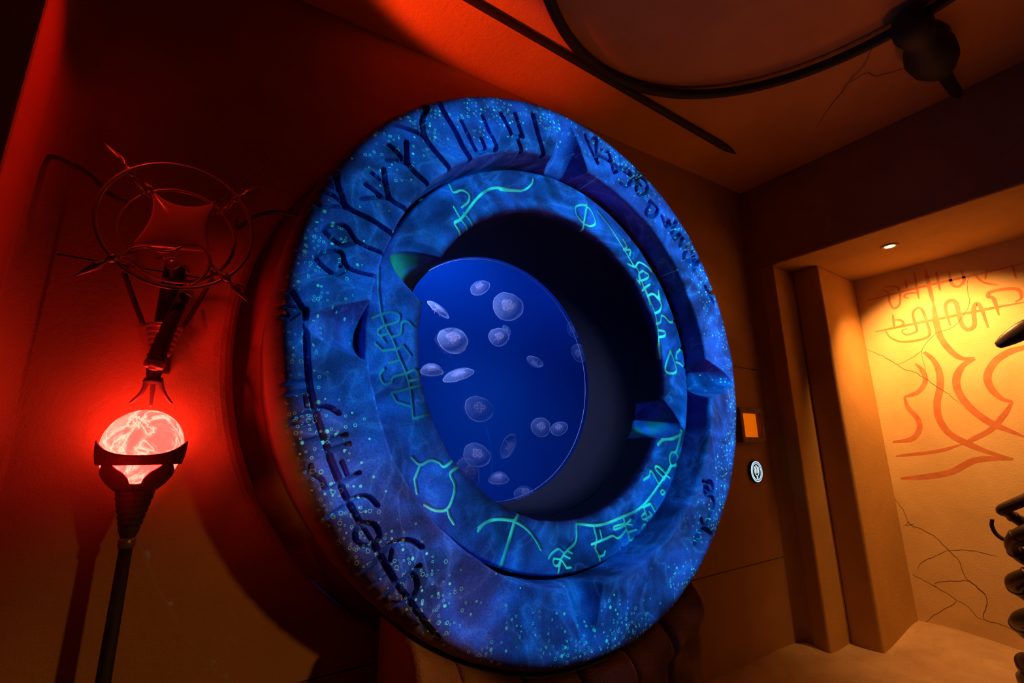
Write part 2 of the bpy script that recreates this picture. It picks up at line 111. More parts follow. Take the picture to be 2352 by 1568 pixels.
LAMP = {'vl':[(-0.174,2.03,1.946),(-0.213,2.03,2.032),(-0.254,2.03,2.129)],'vr':[(-0.067,2.03,1.945),(-0.033,2.03,2.039),(0.004,2.03,2.158)],'post':[(-0.119,2.06,1.941),(-0.138,2.06,2.054),(-0.155,2.06,2.186)],'col':[(-0.173,2.0,1.948),(-0.062,2.0,1.958),(-0.139,2.0,1.844),(-0.08,2.0,1.845)],'lever':[(-0.113,1.82,1.778),(-0.103,1.82,1.847),(-0.084,1.82,1.944),(-0.062,1.82,2.033)],'rope':[(-0.064,1.8,2.015),(-0.054,1.8,2.049)],'wire':[(-0.056,1.79,2.038),(-0.033,1.79,2.065),(-0.013,1.79,2.105),(-0.01,1.79,2.144),(-0.026,1.79,2.176),(-0.053,1.79,2.189),(-0.084,1.79,2.179),(-0.116,1.79,2.152),(-0.149,1.79,2.144),(-0.18,1.79,2.15),(-0.211,1.79,2.139),(-0.228,1.79,2.119),(-0.252,1.79,2.084)],'stem':[(-0.134,2.02,1.848),(-0.125,2.02,1.753)],'p1':[(-0.139,2.02,1.762),(-0.141,2.02,1.732),(-0.15,2.02,1.706),(-0.173,2.02,1.674)],'p2':[(-0.122,2.02,1.76),(-0.118,2.02,1.715),(-0.116,2.02,1.663)],'p3':[(-0.103,2.02,1.765),(-0.094,2.02,1.732),(-0.08,2.02,1.706),(-0.059,2.02,1.678)],'kite':[(-0.204,1.84,2.381),(-0.115,1.84,2.341),(-0.016,1.84,2.387),(-0.031,1.84,2.277),(-0.008,1.84,2.195),(-0.118,1.84,2.177),(-0.22,1.84,2.166),(-0.186,1.84,2.283)],'sp0':[(-0.196,1.76,2.343),(-0.241,1.76,2.383),(-0.288,1.76,2.448)],'sp1':[(-0.015,1.76,2.348),(0.036,1.76,2.391),(0.086,1.76,2.455)],'sp2':[(-0.004,1.76,2.123),(0.029,1.76,2.076),(0.081,1.76,2.024)],'sp3':[(-0.224,1.76,2.108),(-0.248,1.76,2.074),(-0.299,1.76,2.025)],'big':[(-0.121,1.76,2.225),(-0.309,1.76,2.186),(0.101,1.76,2.271),(-0.19,1.76,2.431),(-0.086,1.76,2.014)],'small':[(-0.122,1.95,2.273),(-0.277,1.95,2.231),(0.055,1.95,2.311),(-0.172,1.95,2.465)],'boss':[(-0.12,1.98,2.175),(-0.14,1.98,2.17),(-0.097,1.98,2.18),(-0.149,1.98,2.189),(-0.074,1.98,2.173)],'br':[(0.063,2.035,2.386),(0.097,2.035,2.432),(0.14,2.035,2.473),(0.203,2.035,2.502),(0.288,2.035,2.507)],'bl':[(-0.314,2.11,2.392),(-0.356,2.11,2.45),(-0.412,2.11,2.502),(-0.493,2.11,2.533),(-0.581,2.11,2.525)]}


# ---------------------------------------------------------------- helpers
def link_mesh(name, verts, faces, mat, parent=None, smooth=True, loc=None):
    me = bpy.data.meshes.new(name)
    me.from_pydata([tuple(p) for p in verts], [], faces)
    if smooth: me.polygons.foreach_set('use_smooth', [True] * len(me.polygons))
    me.update()
    o = bpy.data.objects.new(name, me); COL.objects.link(o)
    if mat: me.materials.append(mat)
    if parent is not None: o.parent = parent
    if loc is not None: o.location = loc
    return o

def empty(name, loc=(0, 0, 0)):
    o = bpy.data.objects.new(name, None); COL.objects.link(o); o.location = loc
    o.empty_display_size = 0.1
    return o

def tag(o, label, cat, group=None, kind=None):
    o['label'] = label; o['category'] = cat
    if group: o['group'] = group
    if kind: o['kind'] = kind
    return o

def struct(o, label=None):
    o['kind'] = 'structure'
    if label: o['label'] = label
    return o

class MB:
    def __init__(self): self.v = []; self.f = []
    def add(self, v, f):
        n = len(self.v); self.v += [tuple(p) for p in v]; self.f += [tuple(i + n for i in q) for q in f]; return self
    def build(self, name, mat, parent=None, smooth=True, origin=(0, 0, 0)):
        ox, oy, oz = origin
        return link_mesh(name, [(x - ox, y - oy, z - oz) for x, y, z in self.v], self.f, mat, parent, smooth, None)

def spline(pts, n=8, closed=False):
    P = [np.array(p, float) for p in pts]; out = []
    m = len(P)
    if m == 2: return [P[0] + (P[1] - P[0]) * t for t in np.linspace(0, 1, n + 1)]
    rng = range(m if closed else m - 1)
    for i in rng:
        p0 = P[(i - 1) % m] if (closed or i > 0) else P[0] * 2 - P[1]
        p1 = P[i]; p2 = P[(i + 1) % m]
        p3 = P[(i + 2) % m] if (closed or i + 2 < m) else P[-1] * 2 - P[-2]
        for k in range(n):
            t = k / n
            out.append(0.5 * ((2 * p1) + (-p0 + p2) * t + (2 * p0 - 5 * p1 + 4 * p2 - p3) * t * t + (-p0 + 3 * p1 - 3 * p2 + p3) * t ** 3))
    if not closed: out.append(P[-1])
    return out

def tube(pts, rad, seg=10, closed=False, cap=True):
    P = [np.array(p, float) for p in pts]; n = len(P)
    rads = rad if hasattr(rad, '__len__') else [rad] * n
    V = []; F = []
    prev = None
    for i in range(n):
        a = P[(i - 1) % n] if (closed or i > 0) else P[i]
        b = P[(i + 1) % n] if (closed or i < n - 1) else P[i]
        t = b - a; t = t / (np.linalg.norm(t) + 1e-12)
        if prev is None:
            ref = np.array((0, 0, 1.0)) if abs(t[2]) < 0.9 else np.array((1.0, 0, 0))
            s = np.cross(t, ref)
        else:
            s = prev - t * (prev @ t)
        s = s / (np.linalg.norm(s) + 1e-12); prev = s
        w = np.cross(t, s)
        for k in range(seg):
            an = 2 * PI * k / seg
            V.append(P[i] + rads[i] * (math.cos(an) * s + math.sin(an) * w))
    for i in range(n if closed else n - 1):
        j = (i + 1) % n
        for k in range(seg):
            F.append((i * seg + k, i * seg + (k + 1) % seg, j * seg + (k + 1) % seg, j * seg + k))
    if cap and not closed:
        F.append(tuple(range(seg - 1, -1, -1))); F.append(tuple((n - 1) * seg + k for k in range(seg)))
    return V, F

def ring_pts(c, r, n=64, axis='y', tilt=0.0):
    out = []
    for k in range(n):
        a = 2 * PI * k / n
        if axis == 'y': out.append((c[0] + r * math.cos(a), c[1] + r * math.sin(a) * math.sin(tilt), c[2] + r * math.sin(a) * math.cos(tilt)))
        else: out.append((c[0] + r * math.cos(a), c[1] + r * math.sin(a), c[2]))
    return out

def lathe(prof, seg=32, c=(0, 0, 0), axis=(0, 0, 1), a0=0.0, closed_ends=True):
    ax = np.array(axis, float); ax /= np.linalg.norm(ax)
    ref = np.array((1.0, 0, 0)) if abs(ax[0]) < 0.9 else np.array((0, 1.0, 0))
    s = np.cross(ax, ref); s /= np.linalg.norm(s); w = np.cross(ax, s); c = np.array(c, float)
    V = []; F = []
    for r, h in prof:
        for k in range(seg):
            a = 2 * PI * k / seg + a0
            V.append(c + ax * h + r * (math.cos(a) * s + math.sin(a) * w))
    for i in range(len(prof) - 1):
        for k in range(seg):
            F.append((i * seg + k, i * seg + (k + 1) % seg, (i + 1) * seg + (k + 1) % seg, (i + 1) * seg + k))
    if closed_ends:
        F.append(tuple(range(seg - 1, -1, -1))); F.append(tuple((len(prof) - 1) * seg + k for k in range(seg)))
    return V, F

def box(x0, x1, y0, y1, z0, z1):
    V = [(x, y, z) for z in (z0, z1) for y in (y0, y1) for x in (x0, x1)]
    F = [(0, 2, 3, 1), (4, 5, 7, 6), (0, 1, 5, 4), (2, 6, 7, 3), (0, 4, 6, 2), (1, 3, 7, 5)]
    return V, F

def bevel(o, w, seg=2):
    m = o.modifiers.new('bevel', 'BEVEL'); m.width = w; m.segments = seg; m.limit_method = 'ANGLE'
    return o

# ---------------------------------------------------------------- materials
def mat(name):
    m = bpy.data.materials.new(name); m.use_nodes = True
    n = m.node_tree.nodes; n.clear()
    out = n.new('ShaderNodeOutputMaterial'); b = n.new('ShaderNodeBsdfPrincipled')
    m.node_tree.links.new(b.outputs[0], out.inputs[0])
    return m, m.node_tree, b

class NT:
    def __init__(self, nt): self.nt = nt; self.n = nt.nodes; self.l = nt.links
    def math(self, op, a, b=None, clamp=False):
        m = self.n.new('ShaderNodeMath'); m.operation = op; m.use_clamp = clamp
        for i, v in enumerate((a, b)):
            if v is None: continue
            if isinstance(v, (int, float)): m.inputs[i].default_value = v
            else: self.l.new(v, m.inputs[i])
        return m.outputs[0]
    def rng(self, v, a, b, c=0.0, d=1.0, smooth=False):
        m = self.n.new('ShaderNodeMapRange')
        if smooth: m.interpolation_type = 'SMOOTHSTEP'
        for k, x in zip(('From Min', 'From Max', 'To Min', 'To Max'), (a, b, c, d)): m.inputs[k].default_value = x
        self.l.new(v, m.inputs['Value']); return m.outputs[0]
    def mix(self, f, a, b):
        m = self.n.new('ShaderNodeMix'); m.data_type = 'RGBA'
        if isinstance(f, (int, float)): m.inputs[0].default_value = f
        else: self.l.new(f, m.inputs[0])
        for i, v in ((6, a), (7, b)):
            if isinstance(v, tuple): m.inputs[i].default_value = (*v, 1)
            else: self.l.new(v, m.inputs[i])
        return m.outputs[2]
    def noise(self, vec, scale, detail=4, rough=0.55, dist=0.0):
        t = self.n.new('ShaderNodeTexNoise'); t.inputs['Scale'].default_value = scale; t.inputs['Detail'].default_value = detail
        t.inputs['Roughness'].default_value = rough; t.inputs['Distortion'].default_value = dist
        self.l.new(vec, t.inputs['Vector']); return t.outputs[0]
    def bump(self, h, bsdf, strength=0.3, dist=0.01):
        b = self.n.new('ShaderNodeBump'); b.inputs['Strength'].default_value = strength; b.inputs['Distance'].default_value = dist
        self.l.new(h, b.inputs['Height']); self.l.new(b.outputs[0], bsdf.inputs['Normal'])
    def obj(self): return self.n.new('ShaderNodeTexCoord').outputs['Object']
    def attr(self, name):
        a = self.n.new('ShaderNodeAttribute'); a.attribute_name = name; return a.outputs['Fac']

def plaster(name, c1, c2, rough=0.85, scale=1.6, bumps=0.35):
    m, nt, b = mat(name); t = NT(nt); v = t.obj()
    n1 = t.noise(v, scale, 5, 0.6, 0.4); n2 = t.noise(v, scale * 26, 3, 0.6); n3 = t.noise(v, 150, 2, 0.6)
    nt.links.new(t.mix(t.rng(n1, 0.3, 0.7), c1, c2), b.inputs['Base Color'])
    b.inputs['Roughness'].default_value = rough; b.inputs['Specular IOR Level'].default_value = 0.2
    h = t.math('ADD', t.math('MULTIPLY', n2, 0.6), t.math('MULTIPLY', n3, 0.4))
    t.bump(h, b, bumps, 0.012)
    return m

M_WALL = plaster('wall_plaster', (0.34, 0.20, 0.075), (0.46, 0.28, 0.11))
M_PILL = plaster('pillar_plaster', (0.46, 0.28, 0.08), (0.58, 0.36, 0.11))
M_CEIL = plaster('ceiling_plaster', (0.46, 0.24, 0.07), (0.58, 0.31, 0.10))
M_NICHE = plaster('niche_plaster', (0.66, 0.47, 0.20), (0.80, 0.60, 0.28), 0.7, 2.6, 0.22)
M_ROCK = plaster('brown_rock', (0.34, 0.20, 0.13), (0.50, 0.32, 0.22), 0.8, 4.0, 1.0)

def simple(name, col, rough=0.5, metal=0.0, bump=None):
    m, nt, b = mat(name); t = NT(nt); v = t.obj()
    n1 = t.noise(v, 14, 4)
    nt.links.new(t.mix(t.rng(n1, 0.25, 0.75), tuple(c * 0.72 for c in col), tuple(min(1, c * 1.2) for c in col)), b.inputs['Base Color'])
    b.inputs['Roughness'].default_value = rough; b.inputs['Metallic'].default_value = metal
    if bump: t.bump(t.noise(v, bump[0], 4), b, bump[1], 0.006)
    return m
M_IRON = simple('dark_bronze', (0.30, 0.22, 0.17), 0.34, 0.45, (60, 0.12))
M_IRONR = simple('rough_iron', (0.07, 0.05, 0.04), 0.6, 0.2, (90, 0.5))
M_BLACKIRON = simple('black_iron', (0.012, 0.010, 0.010), 0.75, 0.0, (40, 0.2))
M_SCULPT = simple('sculpture_bronze', (0.07, 0.055, 0.045), 0.38, 0.7, (45, 0.25))
M_WOOD = simple('sign_wood', (0.22, 0.11, 0.05), 0.7, 0.0, (50, 0.5))
M_DARKTUBE = simple('black_painted_tunnel', (0.011, 0.010, 0.018), 0.85, 0.0, (30, 0.3))
M_BAND = simple('ferrule_bronze', (0.45, 0.33, 0.25), 0.4, 0.7, (80, 0.2))

def floor_mat():
    m, nt, b = mat('sandy_resin_floor'); t = NT(nt); v = t.obj()
    n1 = t.noise(v, 1.7, 5, 0.6, 0.5); n2 = t.noise(v, 7, 4, 0.6, 0.3); n3 = t.noise(v, 90, 3)
    nt.links.new(t.mix(t.rng(n1, 0.3, 0.7), (0.36, 0.25, 0.13), (0.56, 0.41, 0.24)), b.inputs['Base Color'])
    nt.links.new(t.rng(n2, 0.35, 0.65, 0.30, 0.62), b.inputs['Roughness'])
    t.bump(t.math('ADD', n2, t.math('MULTIPLY', n3, 0.12)), b, 0.6, 0.03)
    return m
M_FLOOR = floor_mat()

def stone(name, inner):
    m, nt, b = mat(name); t = NT(nt); v = t.obj()
    sep = nt.nodes.new('ShaderNodeSeparateXYZ'); nt.links.new(v, sep.inputs[0])
    x, z = sep.outputs[0], sep.outputs[2]
    r = t.math('SQRT', t.math('ADD', t.math('MULTIPLY', x, x), t.math('MULTIPLY', z, z)))
    n1 = t.noise(v, 2.7, 5, 0.62, 0.5); n2 = t.noise(v, 9, 5, 0.65, 0.8); n3 = t.noise(v, 130, 3, 0.7)
    base = t.mix(t.rng(n1, 0.36, 0.62), (0.035, 0.038, 0.17), (0.13, 0.125, 0.66))
    base = t.mix(t.math('MULTIPLY', t.rng(n2, 0.55, 0.72), 0.55), base, (0.20, 0.17, 0.74))
    # fine lighter veins: paint wisps and projected ripple light put into the colour
    nv = t.noise(v, 2.6, 3, 0.5, 1.4)
    vein = t.math('POWER', t.math('SUBTRACT', 1.0, t.math('MULTIPLY', t.math('ABSOLUTE', t.math('SUBTRACT', nv, 0.5)), 2.0), True), 26.0)
    base = t.mix(t.math('MULTIPLY', vein, 0.5), base, (0.30, 0.27, 0.88))
    grain = t.rng(n3, 0.30, 0.70, 0.62, 1.30)
    mg = nt.nodes.new('ShaderNodeMix'); mg.data_type = 'RGBA'; mg.blend_type = 'MULTIPLY'; mg.inputs[0].default_value = 1.0
    nt.links.new(base, mg.inputs[6])
    cg = nt.nodes.new('ShaderNodeCombineXYZ')
    for i in range(3): nt.links.new(grain, cg.inputs[i])
    nt.links.new(cg.outputs[0], mg.inputs[7]); base = mg.outputs[2]
    if inner:
        g = t.attr('groove')
        base = t.mix(t.math('MULTIPLY', t.rng(g, 0.25, 0.8), 0.75), base, (0.02, 0.05, 0.12))  # shade in the groove depths put into the colour
        side = t.rng(t.noise(v, 5.0, 2), 0.40, 0.55, 0.55, 1.0)
        paint = t.math('MULTIPLY', t.math('MULTIPLY', t.rng(g, 0.10, 0.45, 0.0, 1.0, True), side), t.attr('paint'))
        base = t.mix(paint, base, (0.85, 1.0, 0.72))
        base = t.mix(t.math('MULTIPLY', t.attr('notch'), t.rng(t.noise(v, 6.0, 3), 0.42, 0.62)), base, (0.05, 0.30, 0.16))
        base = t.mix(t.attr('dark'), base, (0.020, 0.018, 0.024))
    else:
        g = t.attr('groove')
        base = t.mix(t.math('MULTIPLY', t.rng(g, 0.3, 0.9), 0.85), base, (0.015, 0.015, 0.09))  # groove colour darkened to strengthen the shade of the carving
        base = t.mix(t.math('MULTIPLY', t.attr('edge'), 0.9), base, (0.30, 0.16, 0.09))
        # small painted bubbles around the rim
        cv = nt.nodes.new('ShaderNodeCombineXYZ'); nt.links.new(x, cv.inputs[0]); nt.links.new(z, cv.inputs[1])
        for sc, off in ((30.0, 0.0), (43.0, 5.3)):
            ad = nt.nodes.new('ShaderNodeVectorMath'); ad.operation = 'ADD'; ad.inputs[1].default_value = (off, off, 0)
            nt.links.new(cv.outputs[0], ad.inputs[0])
            vo = nt.nodes.new('ShaderNodeTexVoronoi'); vo.voronoi_dimensions = '2D'; vo.inputs['Scale'].default_value = sc; vo.inputs['Randomness'].default_value = 0.85
            nt.links.new(ad.outputs[0], vo.inputs['Vector'])
            sc3 = nt.nodes.new('ShaderNodeSeparateColor'); nt.links.new(vo.outputs['Color'], sc3.inputs[0])
            d = vo.outputs['Distance']
            clump = t.noise(cv.outputs[0], 3.2, 2)
            prob = t.math('MULTIPLY', t.rng(r, 1.12, 1.33, 0.02, 0.80), t.rng(clump, 0.42, 0.60, 0.12, 1.0))
            on = t.math('LESS_THAN', sc3.outputs[0], prob)
            rw = t.rng(sc3.outputs[1], 0, 1, 0.12, 0.20)
            ring = t.rng(t.math('ABSOLUTE', t.math('SUBTRACT', d, rw)), 0.022, 0.05, 1.0, 0.0)
            fill = t.math('MULTIPLY', t.math('LESS_THAN', d, rw), t.math('GREATER_THAN', sc3.outputs[2], 0.72))
            mk = t.math('MULTIPLY', on, t.math('MAXIMUM', t.math('MULTIPLY', ring, 0.85), fill))
            mk = t.math('MULTIPLY', mk, t.math('SUBTRACT', 1.0, t.attr('edge')), True)
            base = t.mix(mk, base, (0.55, 0.95, 0.80))
    nt.links.new(base, b.inputs['Base Color'])
    b.inputs['Roughness'].default_value = 0.75; b.inputs['Specular IOR Level'].default_value = 0.25
    h = t.math('ADD', t.math('MULTIPLY', n3, 0.5), t.math('MULTIPLY', n2, 0.8))
    t.bump(h, b, 0.55, 0.010)
    return m
M_STONE_O = stone('carved_stone_outer', False)
M_STONE_I = stone('carved_stone_inner', True)

def emit(name, col, strength, base=(0.02, 0.02, 0.02)):
    m, nt, b = mat(name)
    b.inputs['Base Color'].default_value = (*base, 1)
    b.inputs['Emission Color'].default_value = (*col, 1); b.inputs['Emission Strength'].default_value = strength
    return m

def globe_mat():
    m, nt, b = mat('glowing_red_glass'); t = NT(nt); v = t.obj()
    n = t.noise(v, 9, 4, 0.55, 2.2)
    vein = t.math('POWER', t.math('SUBTRACT', 1.0, t.math('MULTIPLY', t.math('ABSOLUTE', t.math('SUBTRACT', n, 0.5)), 2.0), True), 14.0)
    n2 = t.rng(t.noise(v, 5, 2), 0.58, 0.72)
    col = t.mix(vein, (1.0, 0.015, 0.011), (1.0, 0.070, 0.046))
    col = t.mix(t.math('MULTIPLY', n2, 0.6), col, (1.0, 0.065, 0.044))
    nt.links.new(col, b.inputs['Emission Color']); b.inputs['Emission Strength'].default_value = 13.0
    b.inputs['Base Color'].default_value = (0.5, 0.08, 0.06, 1); b.inputs['Roughness'].default_value = 0.1
    return m
M_GLOBE = globe_mat()

def glassy(name, col, rough=0.03, ior=1.45, trans=1.0):
    m, nt, b = mat(name)
    b.inputs['Base Color'].default_value = (*col, 1); b.inputs['Roughness'].default_value = rough
    b.inputs['IOR'].default_value = ior; b.inputs['Transmission Weight'].default_value = trans
    return m
M_KITE = glassy('smoky_amber_glass', (0.62, 0.34, 0.18), 0.16, 1.30, 0.55)

def pane_mat():
    m, nt, b = mat('tank_glass'); n = nt.nodes
    tr = n.new('ShaderNodeBsdfTransparent'); tr.inputs[0].default_value = (0.80, 0.90, 1.0, 1)
    gl = n.new('ShaderNodeBsdfGlossy'); gl.inputs['Roughness'].default_value = 0.03; gl.inputs['Color'].default_value = (1, 1, 1, 1)
    mx = n.new('ShaderNodeMixShader'); mx.inputs[0].default_value = 0.0
    nt.links.new(tr.outputs[0], mx.inputs[1]); nt.links.new(gl.outputs[0], mx.inputs[2])
    nt.links.new(mx.outputs[0], n['Material Output'].inputs[0])
    return m
M_PANE = pane_mat()

def jelly_mat(name, col, alpha):
    m, nt, b = mat(name); n = nt.nodes; t = NT(nt); v = t.obj()
    tr = n.new('ShaderNodeBsdfTransparent')
    df = n.new('ShaderNodeBsdfDiffuse'); df.inputs[0].default_value = (*col, 1)
    tl = n.new('ShaderNodeBsdfTranslucent'); tl.inputs[0].default_value = (*col, 1)
    ad = n.new('ShaderNodeMixShader'); ad.inputs[0].default_value = 0.5
    nt.links.new(df.outputs[0], ad.inputs[1]); nt.links.new(tl.outputs[0], ad.inputs[2])
    mx = n.new('ShaderNodeMixShader')
    fac = t.rng(t.noise(v, 55, 3), 0.3, 0.7, alpha * 0.7, min(1.0, alpha * 1.3))
    nt.links.new(fac, mx.inputs[0])
    nt.links.new(tr.outputs[0], mx.inputs[1]); nt.links.new(ad.outputs[0], mx.inputs[2])
    nt.links.new(mx.outputs[0], n['Material Output'].inputs[0])
    return m

# ================================================================= SETTING
def prism(pts, y0, y1):
    """outline pts in (x, z), counter-clockwise seen from the room, between y0 (front) and y1"""
    n = len(pts)
    V = [(x, y0, z) for x, z in pts] + [(x, y1, z) for x, z in pts]
    F = [tuple(range(n)), tuple(range(2 * n - 1, n - 1, -1))]
    for i in range(n):
        j = (i + 1) % n; F.append((i, i + n, j + n, j))
    return V, F

def tri(o):
    bm = bmesh.new(); bm.from_mesh(o.data)
    bmesh.ops.triangulate(bm, faces=[f for f in bm.faces if len(f.verts) > 4])
    bmesh.ops.recalc_face_normals(bm, faces=bm.faces[:])
    bm.to_mesh(o.data); bm.free(); return o

WY = 2.15
wall_back = struct(empty('wall_back', (1.85, WY, 0.0)), 'dark brown plaster wall behind the stone ring, with a round recess')
def arc(rad_, a0, a1, n=64):
    return [(RC[0] + rad_ * math.cos(a), RC[2] + rad_ * math.sin(a)) for a in np.linspace(a0, a1, n)]
def course(i, rad_):
    """outline of one plaster course, cut by the round recess of radius rad_"""
    za, zb, zc, zd = 0.647, 0.654, 2.190, 2.197
    an = lambda z: math.asin((z - RC[2]) / rad_)
    if i == 0: return [(-0.60, -0.03), (4.30, -0.03), (4.30, za)] + arc(rad_, an(za), -PI - an(za)) + [(-0.60, za)]
    if i == 1: return [(-0.60, zb)] + arc(rad_, -PI - an(zb), -PI - an(zc)) + [(-0.60, zc)]
    if i == 2: return [(4.30, zc)] + arc(rad_, an(zc), an(zb)) + [(4.30, zb)]
    return [(-0.60, zd)] + arc(rad_, PI - an(zd), an(zd)) + [(4.30, zd), (4.30, 4.15), (-0.60, 4.15)]
LV = [(1.540, 0.0), (1.518, 0.0025), (1.500, 0.010), (1.484, 0.024), (1.474, 0.044), (1.470, 0.070), (1.470, 0.165)]
for i in range(4):
    V = []; F = []
    for rad_, dy in LV: V += [(x - 1.85, dy, z) for x, z in course(i, rad_)]
    n = len(V) // len(LV)
    F = [tuple(range(n)), tuple(range(len(V) - 1, len(V) - n - 1, -1))]
    for k in range(len(LV) - 1):
        for j in range(n):
            j2 = (j + 1) % n; F.append((k * n + j, (k + 1) * n + j, (k + 1) * n + j2, k * n + j2))
    o = link_mesh('plaster_panel', V, F, M_WALL, wall_back, False)
    tri(o)

def solid(name, b, m, parent=None, bev=0.02, cut=0):
    o = MB().add(*box(*b)).build(name, m, parent, False)
    bevel(o, bev, 3)
    return o
wall_right = struct(empty('wall_right', (4.25, 1.95, 0)), 'stepped plaster wall framing the lit niche')
def child(o, p):
    o.parent = p; o.matrix_parent_inverse = Matrix.Translation(-p.location); return o
child(solid('pier', (4.25, 6.2, 1.945, 2.24, -0.05, 3.16), M_PILL), wall_right)['label'] = 'plaster pier next to the ring wall'
child(solid('pier', (4.605, 6.2, 1.72, 1.9455, -0.05, 3.16), M_PILL), wall_right)['label'] = 'plaster pier next to the painted niche'
child(solid('lintel', (4.25, 6.2, -3.0, 2.24, 3.155, 4.35), M_WALL), wall_right)

wall_niche = struct(MB().add(*box(5.40, 5.6, -3.0, 1.80, -0.05, 3.2)).build('wall_niche', M_NICHE, None, False), 'ochre plaster niche wall with painted red lines')
wall_left = struct(solid('wall_left', (-1.9, -0.545, 1.84, 2.26, -0.05, 4.2), M_WALL, None, 0.012), 'red lit plaster return at the left edge')
# soft coves in the corners of the ring wall
def cove(name, x, s, r=0.10, z1=4.1):
    mb = MB(); V = []; n = 8
    for z in (0.0, z1):
        for k in range(n + 1):
            a = PI / 2 * k / n
            V.append((x + s * (r - r * math.sin(a)), WY - r + r * math.cos(a) * 1.0, z))
    F = [(k, k + 1, n + 2 + k, n + 1 + k) for k in range(n)]
    V += [(x, WY, 0.0), (x, WY, z1)]; c0, c1 = len(V) - 2, len(V) - 1
    F += [tuple([c0] + list(range(n, -1, -1))), tuple([c1] + list(range(n + 1, 2 * n + 2)))]
    return mb.add(V, F).build(name, M_WALL, None, True)
struct(cove('trim_1', -0.5455, 1.0, 0.09), 'rounded plaster corner beside the red return')
struct(cove('trim_2', 4.2505, -1.0, 0.10, 3.9), 'rounded plaster corner between ring wall and pier')

# ceiling, sloping up to the right, and floor
def ceil_z(x): return 3.722 + 0.0612 * x
V = []; F = []
nx, ny = 60, 50
for j in range(ny + 1):
    for i in range(nx + 1):
        x = -2.2 + 6.6 * i / nx; y = -4.0 + 6.2 * j / ny
        V.append((x, y, ceil_z(x) + 0.010 * math.sin(2.3 * x + 1.1 * y) * math.sin(1.7 * y)))
for j in range(ny):
    for i in range(nx):
        a = j * (nx + 1) + i; F.append((a, a + nx + 1, a + nx + 2, a + 1))
n0 = len(V); V += [(x, y, z + 0.25) for x, y, z in V]
F += [tuple(i + n0 for i in reversed(q)) for q in F[:]]
ceiling = struct(link_mesh('ceiling', V, F, M_CEIL), 'red brown plaster ceiling')
V = []; F = []; nx, ny = 130, 90
for j in range(ny + 1):
    for i in range(nx + 1):
        x = -2.2 + 8.2 * i / nx; y = -3.0 + 5.2 * j / ny
        z = 0.012 * math.sin(3.1 * x + 0.6) * math.sin(2.7 * y) + 0.006 * math.sin(7.3 * x + 2 * y)
        z += 0.07 * math.exp(-((x - 5.35) / 0.35) ** 2) * (0.6 + 0.4 * math.sin(4.5 * y + 0.8))
        z += 0.04 * math.exp(-((y - 2.12) / 0.14) ** 2)
        V.append((x, y, z - 0.012))
for j in range(ny):
    for i in range(nx):
        a = j * (nx + 1) + i; F.append((a, a + 1, a + nx + 2, a + nx + 1))
struct(link_mesh('floor', V, F, M_FLOOR), 'sandy amber resin floor with glossy hollows')

# painted lines and cracks on the niche wall
def paint_mat():
    m, nt, b = mat('red_ochre_paint'); t = NT(nt); v = t.obj()
    n1 = t.noise(v, 12, 4, 0.6)
    nt.links.new(t.mix(t.rng(n1, 0.3, 0.7), (0.54, 0.17, 0.055), (0.66, 0.26, 0.10)), b.inputs['Base Color'])
    b.inputs['Roughness'].default_value = 0.8
    return m
M_PAINT = paint_mat()
M_CRACK = simple('crack_shadow', (0.09, 0.04, 0.015), 0.95)
def ribbon(pts, wid, x, taper=(0.35, 0.35), thick=0.0015, jag=0.0, nsp=10):
    P = [np.array(p) for p in spline([np.array((p[0], p[1], 0.0)) for p in pts], nsp)]
    n = len(P); V = []; F = []
    L = np.cumsum([0] + [np.linalg.norm(P[i + 1] - P[i]) for i in range(n - 1)]); L = L / max(L[-1], 1e-6)
    for i in range(n):
        t = P[min(i + 1, n - 1)] - P[max(i - 1, 0)]; t = t / (np.linalg.norm(t) + 1e-9)
        nn = np.array((-t[1], t[0], 0))
        s = L[i]
        k = min(1.0, taper[0] + (1 - taper[0]) * min(1, s / 0.22)) * min(1.0, taper[1] + (1 - taper[1]) * min(1, (1 - s) / 0.22))
        w = wid * 0.5 * k
        c = P[i] + nn * random.uniform(-jag, jag)
        for q in (c + nn * w, c - nn * w):
            V.append((x - thick, q[0], q[1])); V.append((x + 0.004, q[0], q[1]))
    for i in range(n - 1):
        a = 4 * i; b = a + 4
        F += [(a, a + 2, b + 2, b), (a, b, b + 1, a + 1), (a + 2, a + 3, b + 3, b + 2)]
    return V, F
for i, (w, pts) in enumerate(MURAL):
    V, F = ribbon(pts, w, 5.40, (0.4, 0.4) if w < 0.05 else (0.55, 0.3), 0.0004 + 0.00005 * (i % 9))
    link_mesh('painted_line', V, F, M_PAINT, wall_niche, False)
for i, (w, pts) in enumerate(CRACKS):
    V, F = ribbon(pts, w * 0.5, 5.40, (0.5, 0.4), 0.0010, 0.0035, 6)
    link_mesh('crack', V, F, M_CRACK, wall_niche, False)
for pts in CEILING_CRACKS:
    P = spline([(x, y, z - 0.004) for x, y, z in pts], 6)
    P = [p + np.array((random.uniform(-.006, .006), random.uniform(-.006, .006), 0)) for p in P]
    V, F = tube(P, 0.0022, 4)
    link_mesh('crack', V, F, M_CRACK, ceiling)

# ================================================================= STONE RING
def fbm(th, k, amp, seed):
    rs = np.random.RandomState(seed); o = np.zeros_like(th)
    for f in k: o += amp / len(k) * np.sin(f * th + rs.uniform(0, 6.28))
    return o

